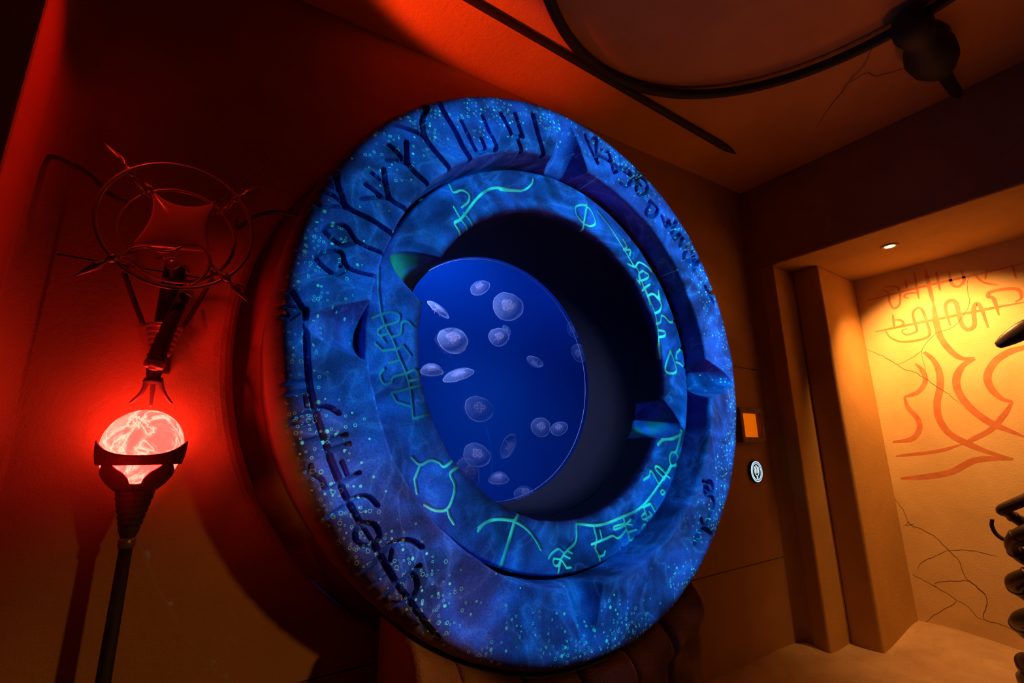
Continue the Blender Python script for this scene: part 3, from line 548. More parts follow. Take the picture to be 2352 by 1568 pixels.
def groove_field(X, Z, glyphs, steep=2.6):
    G = np.zeros(X.shape); Dp = np.zeros(X.shape)
    for hw, pts in glyphs:
        P = np.array(spline([(a, b, 0) for a, b in pts], 5))[:, :2] if len(pts) > 3 else np.array(pts)
        lo = P.min(0) - hw * 1.6; hi = P.max(0) + hw * 1.6
        idx = np.nonzero((X > lo[0]) & (X < hi[0]) & (Z > lo[1]) & (Z < hi[1]))
        if len(idx[0]) == 0: continue
        x = X[idx]; z = Z[idx]; best = np.full(x.shape, 9.0)
        for a, b in zip(P[:-1], P[1:]):
            d = b - a; L2 = d @ d + 1e-12
            t = np.clip(((x - a[0]) * d[0] + (z - a[1]) * d[1]) / L2, 0, 1)
            best = np.minimum(best, np.hypot(x - a[0] - t * d[0], z - a[1] - t * d[1]))
        g = np.clip(1 - best / (hw * 1.25), 0, 1)
        G[idx] = np.maximum(G[idx], g)
        dep = min(0.036, hw * steep)
        s = np.clip(g * 1.9, 0, 1); s = s * s * (3 - 2 * s)
        Dp[idx] = np.maximum(Dp[idx], dep * s)
    return G, Dp

def notch_field(X, Z, specs):
    N = np.zeros(X.shape); D_ = np.zeros(X.shape)
    for ang, apex, base, hw, depth in specs:
        a = math.radians(ang); c, s = math.cos(a), math.sin(a)
        rho = X * c + Z * s; tan = -X * s + Z * c
        t = (apex - rho) / (apex - base)
        w = hw * np.clip(t, 0, 1.3) ** 0.55
        e = np.clip((w - np.abs(tan)) / 0.020 + 0.15, 0, 1) * (t > 0) * (rho > 0)
        e = e * e * (3 - 2 * e)
        q = np.clip(np.abs(tan) / np.maximum(w, 1e-4), 0, 1)
        N = np.maximum(N, e); D_ = np.maximum(D_, depth * np.clip(t, 0, 1.15) * (1 - q ** 2.6) * (t > 0) * (rho > 0))
    return N, D_

def polar(name, rows_r, rows_y, rows_attr, mat_, parent, loc):
    """rows: arrays (n_rows, n_theta)"""
    nr, nth = rows_r.shape
    th = np.linspace(0, 2 * PI, nth, endpoint=False)[None, :]
    co = np.stack([rows_r * np.cos(th), rows_y, rows_r * np.sin(th)], -1).reshape(-1, 3)
    i = np.arange(nr - 1)[:, None]; k = np.arange(nth)[None, :]; k2 = (k + 1) % nth
    q = np.stack([i * nth + k, i * nth + k2, (i + 1) * nth + k2, (i + 1) * nth + k], -1).reshape(-1, 4)
    me = bpy.data.meshes.new(name)
    me.vertices.add(len(co)); me.vertices.foreach_set('co', co.astype(np.float32).ravel())
    me.loops.add(q.size); me.loops.foreach_set('vertex_index', q.astype(np.int32).ravel())
    me.polygons.add(len(q))
    me.polygons.foreach_set('loop_start', np.arange(0, q.size, 4, dtype=np.int32))
    me.polygons.foreach_set('loop_total', np.full(len(q), 4, dtype=np.int32))
    me.polygons.foreach_set('use_smooth', np.ones(len(q), dtype=bool))
    me.update(calc_edges=True); me.validate()
    for an, arr in rows_attr.items():
        at = me.attributes.new(an, 'FLOAT', 'POINT'); at.data.foreach_set('value', arr.astype(np.float32).ravel())
    me.materials.append(mat_)
    o = bpy.data.objects.new(name, me); COL.objects.link(o)
    o.parent = parent; o.location = loc
    return o

BASE = (RC[0], 1.90, RC[2] - RING_R)
portal = tag(empty('stone_ring', BASE), 'huge round carved stone ring glowing blue around the jellyfish window', 'stone ring')
OFF = (0.0, RC[1] - BASE[1], RING_R)

NTH = 2400
th = np.linspace(0, 2 * PI, NTH, endpoint=False)
nf = 112
t = np.linspace(0, 1, nf)[:, None]
rin = 1.070 + fbm(th, (5, 11, 19, 43), 0.005, 3)[None, :]
rr = rin + (1.350 - rin) * t
X = rr * np.cos(th)[None, :]; Z = rr * np.sin(th)[None, :]
und = 0.004 * np.sin(5 * X + 3) * np.sin(4.2 * Z) + 0.0022 * np.sin(17 * X + 8 * Z) * np.sin(13 * Z - 5 * X + 1)
N_, ND = notch_field(X, Z, [(91, 1.318, 1.07, 0.128, 0.17), (-178.2, 1.300, 1.07, 0.118, 0.19), (-2.4, 1.322, 1.07, 0.120, 0.17), (-92.0, 1.300, 1.07, 0.110, 0.13)])
G_, GD = groove_field(X, Z, GLYPHS_OUTER)
edgein = 0.010 * np.clip(1 - (rr - rin) / 0.012, 0, 1) ** 2
Yf = und + ND + GD * (1 - 0.8 * N_) + edgein
G_ = G_ * (1 - N_)
# inner wall going back behind the inner ring
m_in = 14
tw = np.linspace(1, 0, m_in, endpoint=False)[:, None]
Yw = Yf[0:1] + (0.27 - Yf[0:1]) * tw
Rw = np.repeat(rin, m_in, 0)
# rim
prof = [(1.356, 0.001), (1.361, 0.005), (1.366, 0.012), (1.372, 0.020), (1.380, 0.032), (1.387, 0.050), (1.391, 0.075), (1.393, 0.105), (1.394, 0.150), (1.393, 0.200), (1.390, 0.250), (1.375, 0.310), (1.362, 0.430), (1.360, 0.605)]
wob = fbm(th, (3, 9, 17, 41, 97), 0.006, 8)
Rr = np.array([[p[0]] for p in prof]) + wob[None, :] * 0.6
Yr = np.array([[p[1]] for p in prof]) + np.array([[0.9], [0.7], [0.5], [0.3], [0.12]] + [[0.0]] * (len(prof) - 5)) * Yf[-1:]
RRr = np.concatenate([Rw, rr, Rr]); YYr = np.concatenate([Yw, Yf, Yr])
Gr = np.concatenate([np.zeros_like(Rw), G_, np.repeat(G_[-1:], len(prof), 0) * np.linspace(.8, 0, len(prof))[:, None]])
Ed = np.concatenate([np.zeros_like(Rw), np.clip((rr - 1.345) / 0.006, 0, 1) * 0.0, np.repeat(np.array([[min(1, max(0, (p[0] - 1.362) / 0.012))] if i < 6 else [1.0] for i, p in enumerate(prof)]), NTH, 1)])
outer = polar('outer_ring', RRr, YYr, {'groove': Gr, 'edge': Ed}, M_STONE_O, portal, OFF)
outer['label'] = 'broad blue stone outer ring carved with symbols and dotted rim'

NTI = 2000
th = np.linspace(0, 2 * PI, NTI, endpoint=False)
nf = 96
t = np.linspace(0, 1, nf)[:, None]
rin = 0.813 + fbm(th, (5, 9, 17, 37), 0.005, 5)[None, :]
rr = rin + (1.046 - rin) * t
X = rr * np.cos(th)[None, :]; Z = rr * np.sin(th)[None, :]
und = 0.003 * np.sin(6 * X + 1) * np.sin(5 * Z) + 0.0018 * np.sin(19 * X + 8 * Z) * np.sin(15 * Z - 5 * X + 1)
N_, ND = notch_field(X, Z, [(160.0, 1.018, 0.813, 0.122, 0.22), (-21.5, 1.018, 0.813, 0.122, 0.22)])
G_, GD = groove_field(X, Z, GLYPHS_INNER, 1.25)
G_ = G_ * (1 - N_)
Yf = und + ND + GD * (1 - 0.8 * N_) + 0.008 * np.clip(1 - (rr - rin) / 0.010, 0, 1) ** 2 + 0.008 * np.clip(1 - (1.046 - rr) / 0.010, 0, 1) ** 2
m_in = 10
tw = np.linspace(1, 0, m_in, endpoint=False)[:, None]
Yw = Yf[0:1] + (0.30 - Yf[0:1]) * tw
Rw = np.repeat(rin, m_in, 0)
prof = [(1.049, 0.004), (1.051, 0.012), (1.051, 0.03), (1.051, 0.07), (1.051, 0.12)]
Rr = np.array([[p[0]] for p in prof]) + 0 * th[None, :]
Yr = np.array([[p[1]] for p in prof]) + np.linspace(1, 0, len(prof))[:, None] * Yf[-1:]
Gr = np.concatenate([np.zeros_like(Rw), G_, np.zeros_like(Rr)])
No = np.concatenate([np.repeat(N_[0:1], m_in, 0), np.clip(N_ * 1.4 - 0.45, 0, 1), np.zeros_like(Rr)])
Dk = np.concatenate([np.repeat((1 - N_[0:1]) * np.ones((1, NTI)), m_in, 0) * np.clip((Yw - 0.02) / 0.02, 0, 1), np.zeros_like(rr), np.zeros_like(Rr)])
ang_ = np.degrees(th) % 360
wgt = np.clip(np.abs((ang_ - 183 + 180) % 360 - 180) / 14.0 - 1.6, 0.30, 1.0)
Pa = np.repeat(wgt[None, :], m_in + nf + len(prof), 0)
inner = polar('inner_ring', np.concatenate([Rw, rr, Rr]), np.concatenate([Yw, Yf, Yr]), {'groove': Gr, 'notch': No, 'dark': Dk, 'paint': Pa}, M_STONE_I, portal, (OFF[0], OFF[1] + 0.141, OFF[2]))
inner['label'] = 'recessed blue stone inner ring with glowing green carved symbols'

def rel(mb, name, mt, parent, smooth=True):
    ox, oy, oz = parent.location
    return link_mesh(name, [(x - ox, y - oy, z - oz) for x, y, z in mb.v], mb.f, mt, parent, smooth)
prof = [(0.812, 0.0), (0.807, 0.05), (0.800, 0.15), (0.788, 0.30), (0.778, 0.415)]
o = rel(MB().add(*lathe(prof, 160, (RC[0], RC[1] + 0.36, RC[2]), (0, 1, 0), closed_ends=False)), 'tunnel', M_DARKTUBE, portal)
o['label'] = 'black painted tunnel leading back to the window'
# flat plate fixed to the wall behind the ring
pp = [(0.93, 0.02), (0.93, 0.0), (1.468, 0.0), (1.469, 0.02)]
o = rel(MB().add(*lathe(pp, 200, (RC[0], 2.292, RC[2]), (0, 1, 0), closed_ends=False)), 'back_plate', M_WALL, portal)
o['label'] = 'plain plaster back plate deep in the round recess'

# ================================================================= TANK AND JELLYFISH
TY = 2.468
tank = tag(empty('jellyfish_tank', (RC[0], TY, 0.85)), 'deep blue water tank seen through the round window', 'aquarium')
def tank_mat():
    m, nt, b = mat('blue_tank_wall'); t = NT(nt); v = t.obj()
    n1 = t.noise(v, 1.4, 3, 0.5)
    nt.links.new(t.mix(t.rng(n1, 0.3, 0.7), (0.002, 0.120, 0.56), (0.003, 0.145, 0.62)), b.inputs['Base Color'])
    b.inputs['Roughness'].default_value = 0.9; b.inputs['Specular IOR Level'].default_value = 0.0
    return m
M_TANK = tank_mat()
x0, x1, y0, y1, z0, z1 = 0.55, 3.75, TY + 0.03, 3.35, 0.80, 3.50
V = [(x0, y0, z0), (x1, y0, z0), (x1, y1, z0), (x0, y1, z0), (x0, y0, z1), (x1, y0, z1), (x1, y1, z1), (x0, y1, z1)]
F = [(0, 1, 2, 3), (4, 7, 6, 5), (1, 5, 6, 2), (0, 3, 7, 4), (3, 2, 6, 7)]
rel(MB().add(V, F), 'tank_wall', M_TANK, tank, False)
rel(MB().add(*lathe([(0.0005, 0), (0.782, 0), (0.782, 0.02), (0.0005, 0.02)], 160, (RC[0], TY, RC[2]), (0, 1, 0))), 'viewing_pane', M_PANE, tank, False)['label'] = 'clear round viewing pane'
M_SEAL = simple('pane_seal', (0.75, 0.8, 0.85), 0.4)
rel(MB().add(*tube(ring_pts((RC[0], TY + 0.024, RC[2]), 0.7735, 160), 0.0022, 6, True)), 'pane_seal', M_SEAL, tank)
# tank lamp and two added fills, out of sight
def area(name, loc, target, color, watts, sx_, sy_):
    l = bpy.data.lights.new(name, 'AREA'); l.shape = 'RECTANGLE'; l.size = sx_; l.size_y = sy_; l.color = color; l.energy = watts
    o = bpy.data.objects.new(name, l); COL.objects.link(o); o.location = loc; aim(o, target); return o
area('tank_lamp', (1.45, 2.85, 3.44), (1.60, 3.1, 1.4), (0.16, 0.40, 1.0), 13.0, 1.5, 0.4)
area('tank_fill', (2.9, 2.9, 3.42), (2.7, 3.1, 1.4), (0.08, 0.25, 1.0), 2.5, 0.8, 0.4)  # added fill evening out the tank wall
spot('jelly_fill', (0.64, 2.60, 3.1), (1.72, 2.64, 2.0), (0.62, 0.56, 1.0), 130.0, 64, 1.0, 0.05)  # added fill aimed at the jellyfish only

JM = {}
def jm(kind, b):
    lv = 0 if b < 0.33 else 1 if b < 0.5 else 2 if b < 0.75 else 3
    key = (kind, lv)
    if key not in JM:
        al = {'core': (0.10, 0.2, 0.35, 0.75), 'bell': (0.12, 0.16, 0.22, 0.30), 'margin': (0.5, 0.65, 0.8, 1.0), 'gonad': (0.55, 0.7, 0.8, 0.95), 'arm': (0.2, 0.32, 0.5, 0.75), 'fringe': (0.10, 0.14, 0.2, 0.3)}[kind][lv]
        col = {'core': (1.0, 0.88, 1.0), 'bell': (0.50, 0.70, 0.95), 'margin': (0.80, 0.85, 1.0), 'gonad': (0.95, 0.88, 1.0), 'arm': (0.95, 0.80, 1.0), 'fringe': (0.6, 0.75, 1.0)}[kind]
        JM[key] = jelly_mat('jelly_%s_%d' % (kind, lv), col, al)
    return JM[key]

J_LABELS = [
    'small dim jellyfish near the top of the window, tilted',
    'large bright round jellyfish in the upper window',
    'bright edge-on jellyfish near the left edge of the window, upper of two',
    'large bright bell-shaped jellyfish at left with a lobe hanging below',
    'round jellyfish with four clear rings below the large bright round one',
    'tiny faint jellyfish peeking out behind the four-ringed round one',
    'bright domed jellyfish cut off by the left edge of the window',
    'flat wide blue jellyfish just right of the bright dome at the left edge',
    'small plain blue jellyfish at mid height right of centre',
    'faint jellyfish at the right edge of the window, upper of two',
    'frilly pale jellyfish cut by the right edge of the window, lower of two',
    'large see-through jellyfish in the centre of the window',
    'faint pinkish jellyfish at lower right, left of a touching pair',
    'small blue jellyfish with a trailing thread, right of a touching pair',
    'side-on bright blue jellyfish at lower centre, curved like a crescent',
    'fringed jellyfish at lower left behind an overlapping one',
    'big pale jellyfish cut off by the lower left rim, in front of the fringed one',
    'little domed jellyfish with dangling arms near the bottom',
    'dim domed jellyfish at the very bottom of the window',
]
def jelly(i, loc, axis, r, b):
    rs = random.Random(100 + i)
    root = tag(empty('moon_jellyfish', loc), J_LABELS[i], 'jellyfish', 'moon jellyfish in the tank')
    q = Vector(axis).to_track_quat('Z', 'Y')
    root.rotation_euler = q.to_euler()
    hgt = (0.50, 0.42, 0.32, 0.60, 0.45)[i % 5] * r
    if i in (6, 17, 18): hgt = 0.75 * r
    nr, ns = 12, 48; V = []; F = []
    ph = [rs.uniform(0, 6.28) for _ in range(4)]
    def lob(a): return 1 + 0.010 * math.cos(8 * a + ph[0]) + 0.05 * math.cos(2 * a + ph[1]) + 0.03 * math.cos(3 * a + ph[2])
    V.append((0, 0, hgt * 0.55))
    for j in range(1, nr + 1):
        s = j / nr
        for k in range(ns):
            a = 2 * PI * k / ns
            rad_ = r * math.sin(s * PI / 2) * (1 + (lob(a) - 1) * s ** 2)
            z = hgt * (math.cos(s * PI / 2) - 0.45) + 0.02 * r * s ** 4 * math.cos(8 * a + ph[0])
            V.append((rad_ * math.cos(a), rad_ * math.sin(a), z))
    # under side
    for j in range(nr - 2, -1, -2):
        s = max(j, 0.4) / nr
        for k in range(ns):
            a = 2 * PI * k / ns
            rad_ = 0.93 * r * math.sin(s * PI / 2)
            V.append((rad_ * math.cos(a), rad_ * math.sin(a), hgt * (0.62 * math.cos(s * PI / 2) - 0.42)))
    F += [(0, 1 + k, 1 + (k + 1) % ns) for k in range(ns)]
    rows = (len(V) - 1) // ns
    for j in range(rows - 1):
        for k in range(ns):
            a = 1 + j * ns + k; c = 1 + j * ns + (k + 1) % ns
            F.append((a, a + ns, c + ns, c))
    link_mesh('bell', V, F, jm('bell', b), root)
    rim = [(r * lob(2 * PI * k / 48) * math.cos(2 * PI * k / 48), r * lob(2 * PI * k / 48) * math.sin(2 * PI * k / 48), -0.45 * hgt + 0.02 * r * math.cos(8 * 2 * PI * k / 48 + ph[0])) for k in range(48)]
    link_mesh('bell_margin', *tube(rim, 0.022 * r + 0.0006, 5, True), jm('margin', b), root)
    cp = []
    for k in range(9):
        s = k / 8; cp.append((max(0.0005, 0.46 * r * math.sin(PI * s) ** 0.8), hgt * (0.30 - 0.62 * s)))
    Vc, Fc = lathe(cp, 28)
    Vc = [(p[0] * (1 + 0.22 * math.cos(3 * math.atan2(p[1], p[0]) + ph[2])), p[1] * (1 + 0.18 * math.cos(2 * math.atan2(p[1], p[0]) + ph[1])), p[2]) for p in Vc]
    link_mesh('stomach', Vc, Fc, jm('core', b), root)
    # horseshoe gonads
    if i not in (2, 7, 8, 14):
        for g in range(4):
            a0 = g * PI / 2 + ph[3]; c = np.array((math.cos(a0), math.sin(a0))) * 0.25 * r
            pts = []
            for k in range(13):
                a = a0 + PI + 0.55 + (2 * PI - 1.1) * k / 12
                pts.append((c[0] + 0.14 * r * math.cos(a), c[1] + 0.14 * r * math.sin(a), hgt * 0.20))
            link_mesh('gonad', *tube(pts, 0.036 * r, 5), jm('gonad', b), root)
    # oral arms
    for g in range(4):
        a0 = g * PI / 2 + ph[3] + 0.6; L = r * (1.35 if i in (17, 13, 4) else 0.62) * rs.uniform(0.8, 1.15)
        pts = [(0.06 * r * math.cos(a0), 0.06 * r * math.sin(a0), hgt * 0.05)]
        for k in range(1, 9):
            s = k / 8
            pts.append((r * (0.10 + 0.30 * s) * math.cos(a0 + 0.35 * math.sin(4 * s + g)), r * (0.10 + 0.30 * s) * math.sin(a0 + 0.35 * math.sin(4 * s + g)), hgt * 0.05 - L * s * 0.8))
        link_mesh('oral_arm', *tube(pts, [r * (0.055 * (1 - 0.75 * s / 8) + 0.012 * math.sin(3 * s)) for s in range(9)], 6), jm('arm', b), root)
    # fringe of fine tentacles
    if i in (3, 6, 11, 12, 14, 15, 16, 17, 10):
        mb = MB()
        n = 64
        for k in range(n):
            a = 2 * PI * k / n; l = r * rs.uniform(0.14, 0.26) * (1.3 if i == 15 else 1)
            x, y, z = r * lob(a) * math.cos(a), r * lob(a) * math.sin(a), -0.45 * hgt
            ex, ey = math.cos(a + 0.2), math.sin(a + 0.2)
            mb.add(*tube([(x, y, z), (x + ex * l * 0.55, y + ey * l * 0.55, z - l * 0.25), (x + ex * l * 0.9, y + ey * l * 0.9, z - l * 0.6)], [0.008 * r, 0.006 * r, 0.002 * r], 3, cap=False))
        o = mb.build('tentacle_fringe', jm('fringe', b), root); o['kind'] = 'stuff'
for i, (l, a, r, b) in enumerate(JELLIES): jelly(i, l, a, r, b)

# ================================================================= RED TORCH LAMP
def smoothstep(x): x = max(0, min(1, x)); return x * x * (3 - 2 * x)
GX, GY, GZ = -0.111, 1.90, 1.537
torch = tag(empty('torch_lamp', (GX, GY, 0.0)), 'tall dark torch lamp with a glowing red glass globe on the left', 'lamp')
BOWL = [(1.545, .1135), (1.52, .1130), (1.50, .1105), (1.48, .106), (1.46, .0985), (1.44, .087), (1.42, .072), (1.405, .056), (1.395, .046)]
def bowl_r(z):
    zz = [p[0] for p in BOWL][::-1]; rr_ = [p[1] for p in BOWL][::-1]
    return float(np.interp(z, zz, rr_))
mb = MB()
na = 96; nv = 8
V = []; F = []
for k in range(na):
    a = 2 * PI * k / na
    top = 1.522 + 0.022 * math.cos(2 * a) + 0.004 * math.cos(4 * a)
    for j in range(nv + 1):
        z = top + (1.476 - top) * j / nv; r = bowl_r(z)
        V.append((GX + r * math.cos(a), GY + r * math.sin(a), z))
for k in range(na):
    for j in range(nv):
        a = k * (nv + 1) + j; b = ((k + 1) % na) * (nv + 1) + j
        F.append((a, a + 1, b + 1, b))
mb.add(V, F)
def half_angle(z):
    return math.radians(float(np.interp(z, [1.40, 1.419, 1.4205, 1.436, 1.453, 1.467, 1.476], [0, 0, 11, 13, 20, 31, 36])))
for c in range(4):
    ca = -PI / 2 + c * PI / 2
    V = []; F = []; ns, nq = 14, 16
    zq = [1.476, 1.4735, 1.471, 1.468, 1.464, 1.460, 1.456, 1.451, 1.446, 1.441, 1.436, 1.431, 1.426, 1.4206, 1.419, 1.410, 1.40]
    for j in range(nq + 1):
        z = zq[j]; r = bowl_r(z); h = half_angle(z)
        for k in range(ns + 1):
            a = ca + h + (PI / 2 - 2 * h) * k / ns
            V.append((GX + r * math.cos(a), GY + r * math.sin(a), z))
    for j in range(nq):
        for k in range(ns):
            a = j * (ns + 1) + k; F.append((a, a + ns + 1, a + ns + 2, a + 1))
    mb.add(V, F)
holder = rel(mb, 'globe_holder', M_IRONR, torch)
sm = holder.modifiers.new('thick', 'SOLIDIFY'); sm.thickness = 0.005; sm.offset = 0.0
prof = [(0.001, 1.40)]
for z in np.linspace(1.405, 1.53, 14): prof.append((bowl_r(float(z)) - 0.007, float(z)))
for a in np.linspace(0.05, PI / 2 - 0.02, 16): prof.append((0.1065 * math.cos(a), 1.533 + 0.112 * math.sin(a)))
rel(MB().add(*lathe(prof, 64, (GX, GY, 0))), 'glass_globe', M_GLOBE, torch)['label'] = 'glowing red marbled glass globe'
prof = [(0.030, 1.408), (0.050, 1.402), (0.048, 1.385)]
for k in range(6):
    z = 1.385 - 0.018 * k; r = 0.046 - 0.004 * k
    prof += [(r, z), (r + 0.0016, z - 0.006), (r - 0.001, z - 0.016)]
prof += [(0.020, 1.268), (0.0165, 1.25)]
rel(MB().add(*lathe(prof, 40, (GX, GY, 0))), 'ferrule', M_IRONR, torch)
rel(MB().add(*lathe([(0.019, 1.262), (0.0215, 1.255), (0.0215, 1.240), (0.018, 1.232)], 32, (GX, GY, 0))), 'collar', M_IRON, torch)
rel(MB().add(*lathe([(0.0215, 0.09), (0.0215, 0.3), (0.0190, 0.8), (0.0165, 1.24)], 28, (GX, GY, 0))), 'pole', M_BLACKIRON, torch)
rel(MB().add(*lathe([(0.10, 0.0755), (0.10, 0.088), (0.06, 0.104), (0.026, 0.136)], 36, (GX, GY, 0))), 'base', M_BLACKIRON, torch)

torch.location = (-0.117, 2.0, -0.079); torch.scale = (1.0526, 1.0526, 1.0526)
# ================================================================= WALL ORNAMENT ABOVE THE LAMP
orn = tag(empty('spear_hoop_ornament', (GX, 2.15, 1.66)), 'dark bronze hoop ornament with spear points and glass star above the red lamp', 'wall ornament')
def part(name, vf, m, parent=orn, top=None):
    mb = MB()
    for v, f in vf: mb.add(v, f)
    if parent is orn: return rel(mb, name, m, orn)
    ox, oy, oz = orn.location
    return link_mesh(name, [(x - ox, y - oy, z - oz) for x, y, z in mb.v], mb.f, m, parent)
HC = (-0.106, 1.76, 2.231)
big = part('hoop', [tube(ring_pts(HC, 0.208, 96, 'y', -0.06), 0.0068, 10, True)], M_IRON); big['label'] = 'larger front hoop'
sm_ = part('hoop', [tube(ring_pts((-0.109, 1.90, 2.252), 0.166, 96, 'y', -0.06), 0.0065, 10, True)], M_IRON); sm_['label'] = 'smaller rear hoop'
for k in range(4):
    a = PI / 4 + k * PI / 2
    d = np.array((math.cos(a), 0.0, math.sin(a))); c = np.array(HC)
    inn = c + d * 0.135 + np.array((0, 0.07, 0.012))
    rod = part('spear', [tube([inn, c + d * 0.175 + np.array((0, 0.02, 0)), c + d * 0.208, c + d * 0.232], 0.0052, 8)], M_IRON)
    part('clamp', [lathe([(0.0005, -0.020), (0.008, -0.016), (0.0135, -0.006), (0.0135, 0.006), (0.008, 0.016), (0.0005, 0.020)], 16, c + d * 0.208, d)], M_IRON, rod)
    part('spear_tip', [lathe([(0.0045, 0.0), (0.0075, 0.004), (0.006, 0.009), (0.0125, 0.020), (0.0130, 0.028), (0.009, 0.050), (0.0042, 0.072), (0.0004, 0.090)], 16, c + d * 0.226, d)], M_IRON, rod)
    # struts from the rear hoop to the front one
    part('cage_strut', [tube([c + d * 0.205, np.array((-0.109, 1.90, 2.252)) + d * 0.166], 0.004, 6)], M_IRON)
# glass star with hollow sides
K = [np.array((p[0], 1.80, (p[2] - 2.27) * 0.96 + 2.252)) for p in LAMP['kite']]
def qc(a, m, b, t):
    m2 = 2 * m - 0.5 * (a + b)
    return (1 - t) ** 2 * a + 2 * t * (1 - t) * m2 + t * t * b
TL, TM, TR, RM, BR, BM, BL, LM = K
n = 22; V = []; F = []
for side in (-1, 1):
    for j in range(n + 1):
        v_ = j / n
        for i in range(n + 1):
            u_ = i / n
            top = qc(TL, TM, TR, u_); bot = qc(BL, BM, BR, u_); lf = qc(TL, LM, BL, v_); rt = qc(TR, RM, BR, v_)
            p = (1 - v_) * top + v_ * bot + (1 - u_) * lf + u_ * rt - ((1 - u_) * (1 - v_) * TL + u_ * (1 - v_) * TR + (1 - u_) * v_ * BL + u_ * v_ * BR)
            bul = 16 * u_ * (1 - u_) * v_ * (1 - v_)
            V.append(p + np.array((0, side * (0.004 + 0.030 * bul ** 0.7), 0)))
off = (n + 1) ** 2
for j in range(n):
    for i in range(n):
        a = j * (n + 1) + i
        F.append((a, a + 1, a + n + 2, a + n + 1)); F.append((off + a, off + a + n + 1, off + a + n + 2, off + a + 1))
rim_i = [i for i in range(n + 1)] + [j * (n + 1) + n for j in range(1, n + 1)] + [n * (n + 1) + i for i in range(n - 1, -1, -1)] + [j * (n + 1) for j in range(n - 1, 0, -1)]
for k in range(len(rim_i)):
    a, b = rim_i[k], rim_i[(k + 1) % len(rim_i)]; F.append((b, a, a + off, b + off))
star = part('glass_star', [(V, F)], M_KITE); star['label'] = 'smoky amber glass star with hollow sides'
for p, q in ((TL, 0), (TR, 1)):
    d = p - K[0] * 0.25 - K[2] * 0.25 - K[4] * 0.25 - K[6] * 0.25; d /= np.linalg.norm(d)
    part('corner_cap', [lathe([(0.0005, -0.016), (0.009, -0.012), (0.007, 0.004), (0.0045, 0.018)], 12, p, d)], M_IRON, star)
# bent wire, lever and rope lashing
part('bent_wire', [tube(spline(LAMP['wire'], 8), 0.0052, 8)], M_IRON)
lv = spline(LAMP['lever'], 8)
lever = part('lever', [tube(lv, [0.0255 - 0.008 * (i / (len(lv) - 1)) + 0.0012 * math.sin(i * 2.1) for i in range(len(lv))], 16)], M_IRONR)
d = np.array(LAMP['lever'][1]) - np.array(LAMP['lever'][0]); d /= np.linalg.norm(d)
p0 = np.array(LAMP['lever'][0])
part('end_cap', [lathe([(0.0005, -0.016), (0.012, -0.015), (0.0145, -0.006), (0.024, -0.010), (0.0275, -0.004), (0.0285, 0.006), (0.026, 0.014)], 28, p0, d)], M_BAND, lever)
a, b = np.array(LAMP['rope'][0]), np.array(LAMP['rope'][1]); ax = b - a; ax /= np.linalg.norm(ax)
s1 = np.cross(ax, (0, 1, 0)); s1 /= np.linalg.norm(s1); s2 = np.cross(ax, s1)
hel = [a + (b - a) * (k / 90) + (0.0175 - 0.006 * k / 90) * (math.cos(k * 0.42) * s1 + math.sin(k * 0.42) * s2) for k in range(91)]
part('rope_lashing', [tube(hel, 0.0034, 6)], M_BAND, lever)
part('pivot', [tube([p0 + d * 0.03, (-0.112, 2.02, 1.82)], 0.011, 12)], M_IRONR)
# legs, post, banded ferrule, prongs
part('leg', [tube(spline(LAMP['vl'], 6), 0.0085, 10)], M_IRONR); part('leg', [tube(spline(LAMP['vr'], 6), 0.0085, 10)], M_IRONR)
part('leg_strut', [tube([LAMP['vl'][-1], (-0.22, 1.93, 2.14)], 0.006, 8)], M_IRONR); part('leg_strut', [tube([LAMP['vr'][-1], (0.00, 1.92, 2.15)], 0.006, 8)], M_IRONR)
part('post', [tube(spline([(-0.119, 2.06, 1.94), (-0.118, 2.06, 2.05), (-0.118, 2.06, 2.20)], 6), 0.026, 14)], M_BLACKIRON)
part('wall_plate', [box(-0.150, -0.085, 2.075, 2.149, 1.80, 2.20)], M_BLACKIRON)
prof = []
for k in range(6):
    z1, z0_ = 1.953 - 0.0185 * k, 1.953 - 0.0185 * (k + 1)
    r1, r0 = 0.056 - 0.0045 * k, 0.056 - 0.0045 * (k + 1)
    prof += [(r1 - 0.004, z1), (r1, z1 - 0.002), (r0 + 0.0006, z0_ + 0.003), (r0 - 0.004, z0_ + 0.0005)]
part('banded_ferrule', [lathe(prof, 36, (-0.114, 2.02, 0))], M_BAND)
part('stem', [lathe([(0.029, 1.845), (0.024, 1.80), (0.020, 1.76), (0.028, 1.754), (0.028, 1.748), (0.018, 1.742)], 24, (-0.122, 2.02, 0))], M_IRONR)
for key in ('p1', 'p2', 'p3'):
    P = spline(LAMP[key], 6)
    part('prong', [tube(P, [0.0095 * (1 - 0.55 * i / (len(P) - 1)) for i in range(len(P))], 10)], M_IRON)
part('stay', [tube([(-0.122, 2.02, 1.80), (-0.122, 2.10, 1.82)], 0.012, 10)], M_BLACKIRON)
bz = LAMP['boss'][0]
boss = part('boss', [tube(ring_pts((bz[0], bz[1], bz[2]), 0.021, 40, 'y'), 0.0042, 8, True)], M_IRON)
part('boss_lens', [lathe([(0.0005, -0.011), (0.008, -0.010), (0.015, -0.006), (0.019, 0.0), (0.015, 0.005), (0.0005, 0.006)], 28, bz, (0, 1, 0))], M_IRON, boss)
part('boss_strut', [tube([(bz[0] - 0.022, bz[1], bz[2] + 0.005), (bz[0] - 0.034, bz[1] + 0.02, bz[2] + 0.022), (bz[0] - 0.05, 2.04, bz[2] + 0.03)], 0.006, 8)], M_IRON, boss)
part('boss_strut', [tube([(bz[0] + 0.022, bz[1], bz[2]), (bz[0] + 0.036, bz[1] + 0.02, bz[2] + 0.004), (bz[0] + 0.05, 2.05, bz[2] + 0.004)], 0.006, 8)], M_IRON, boss)
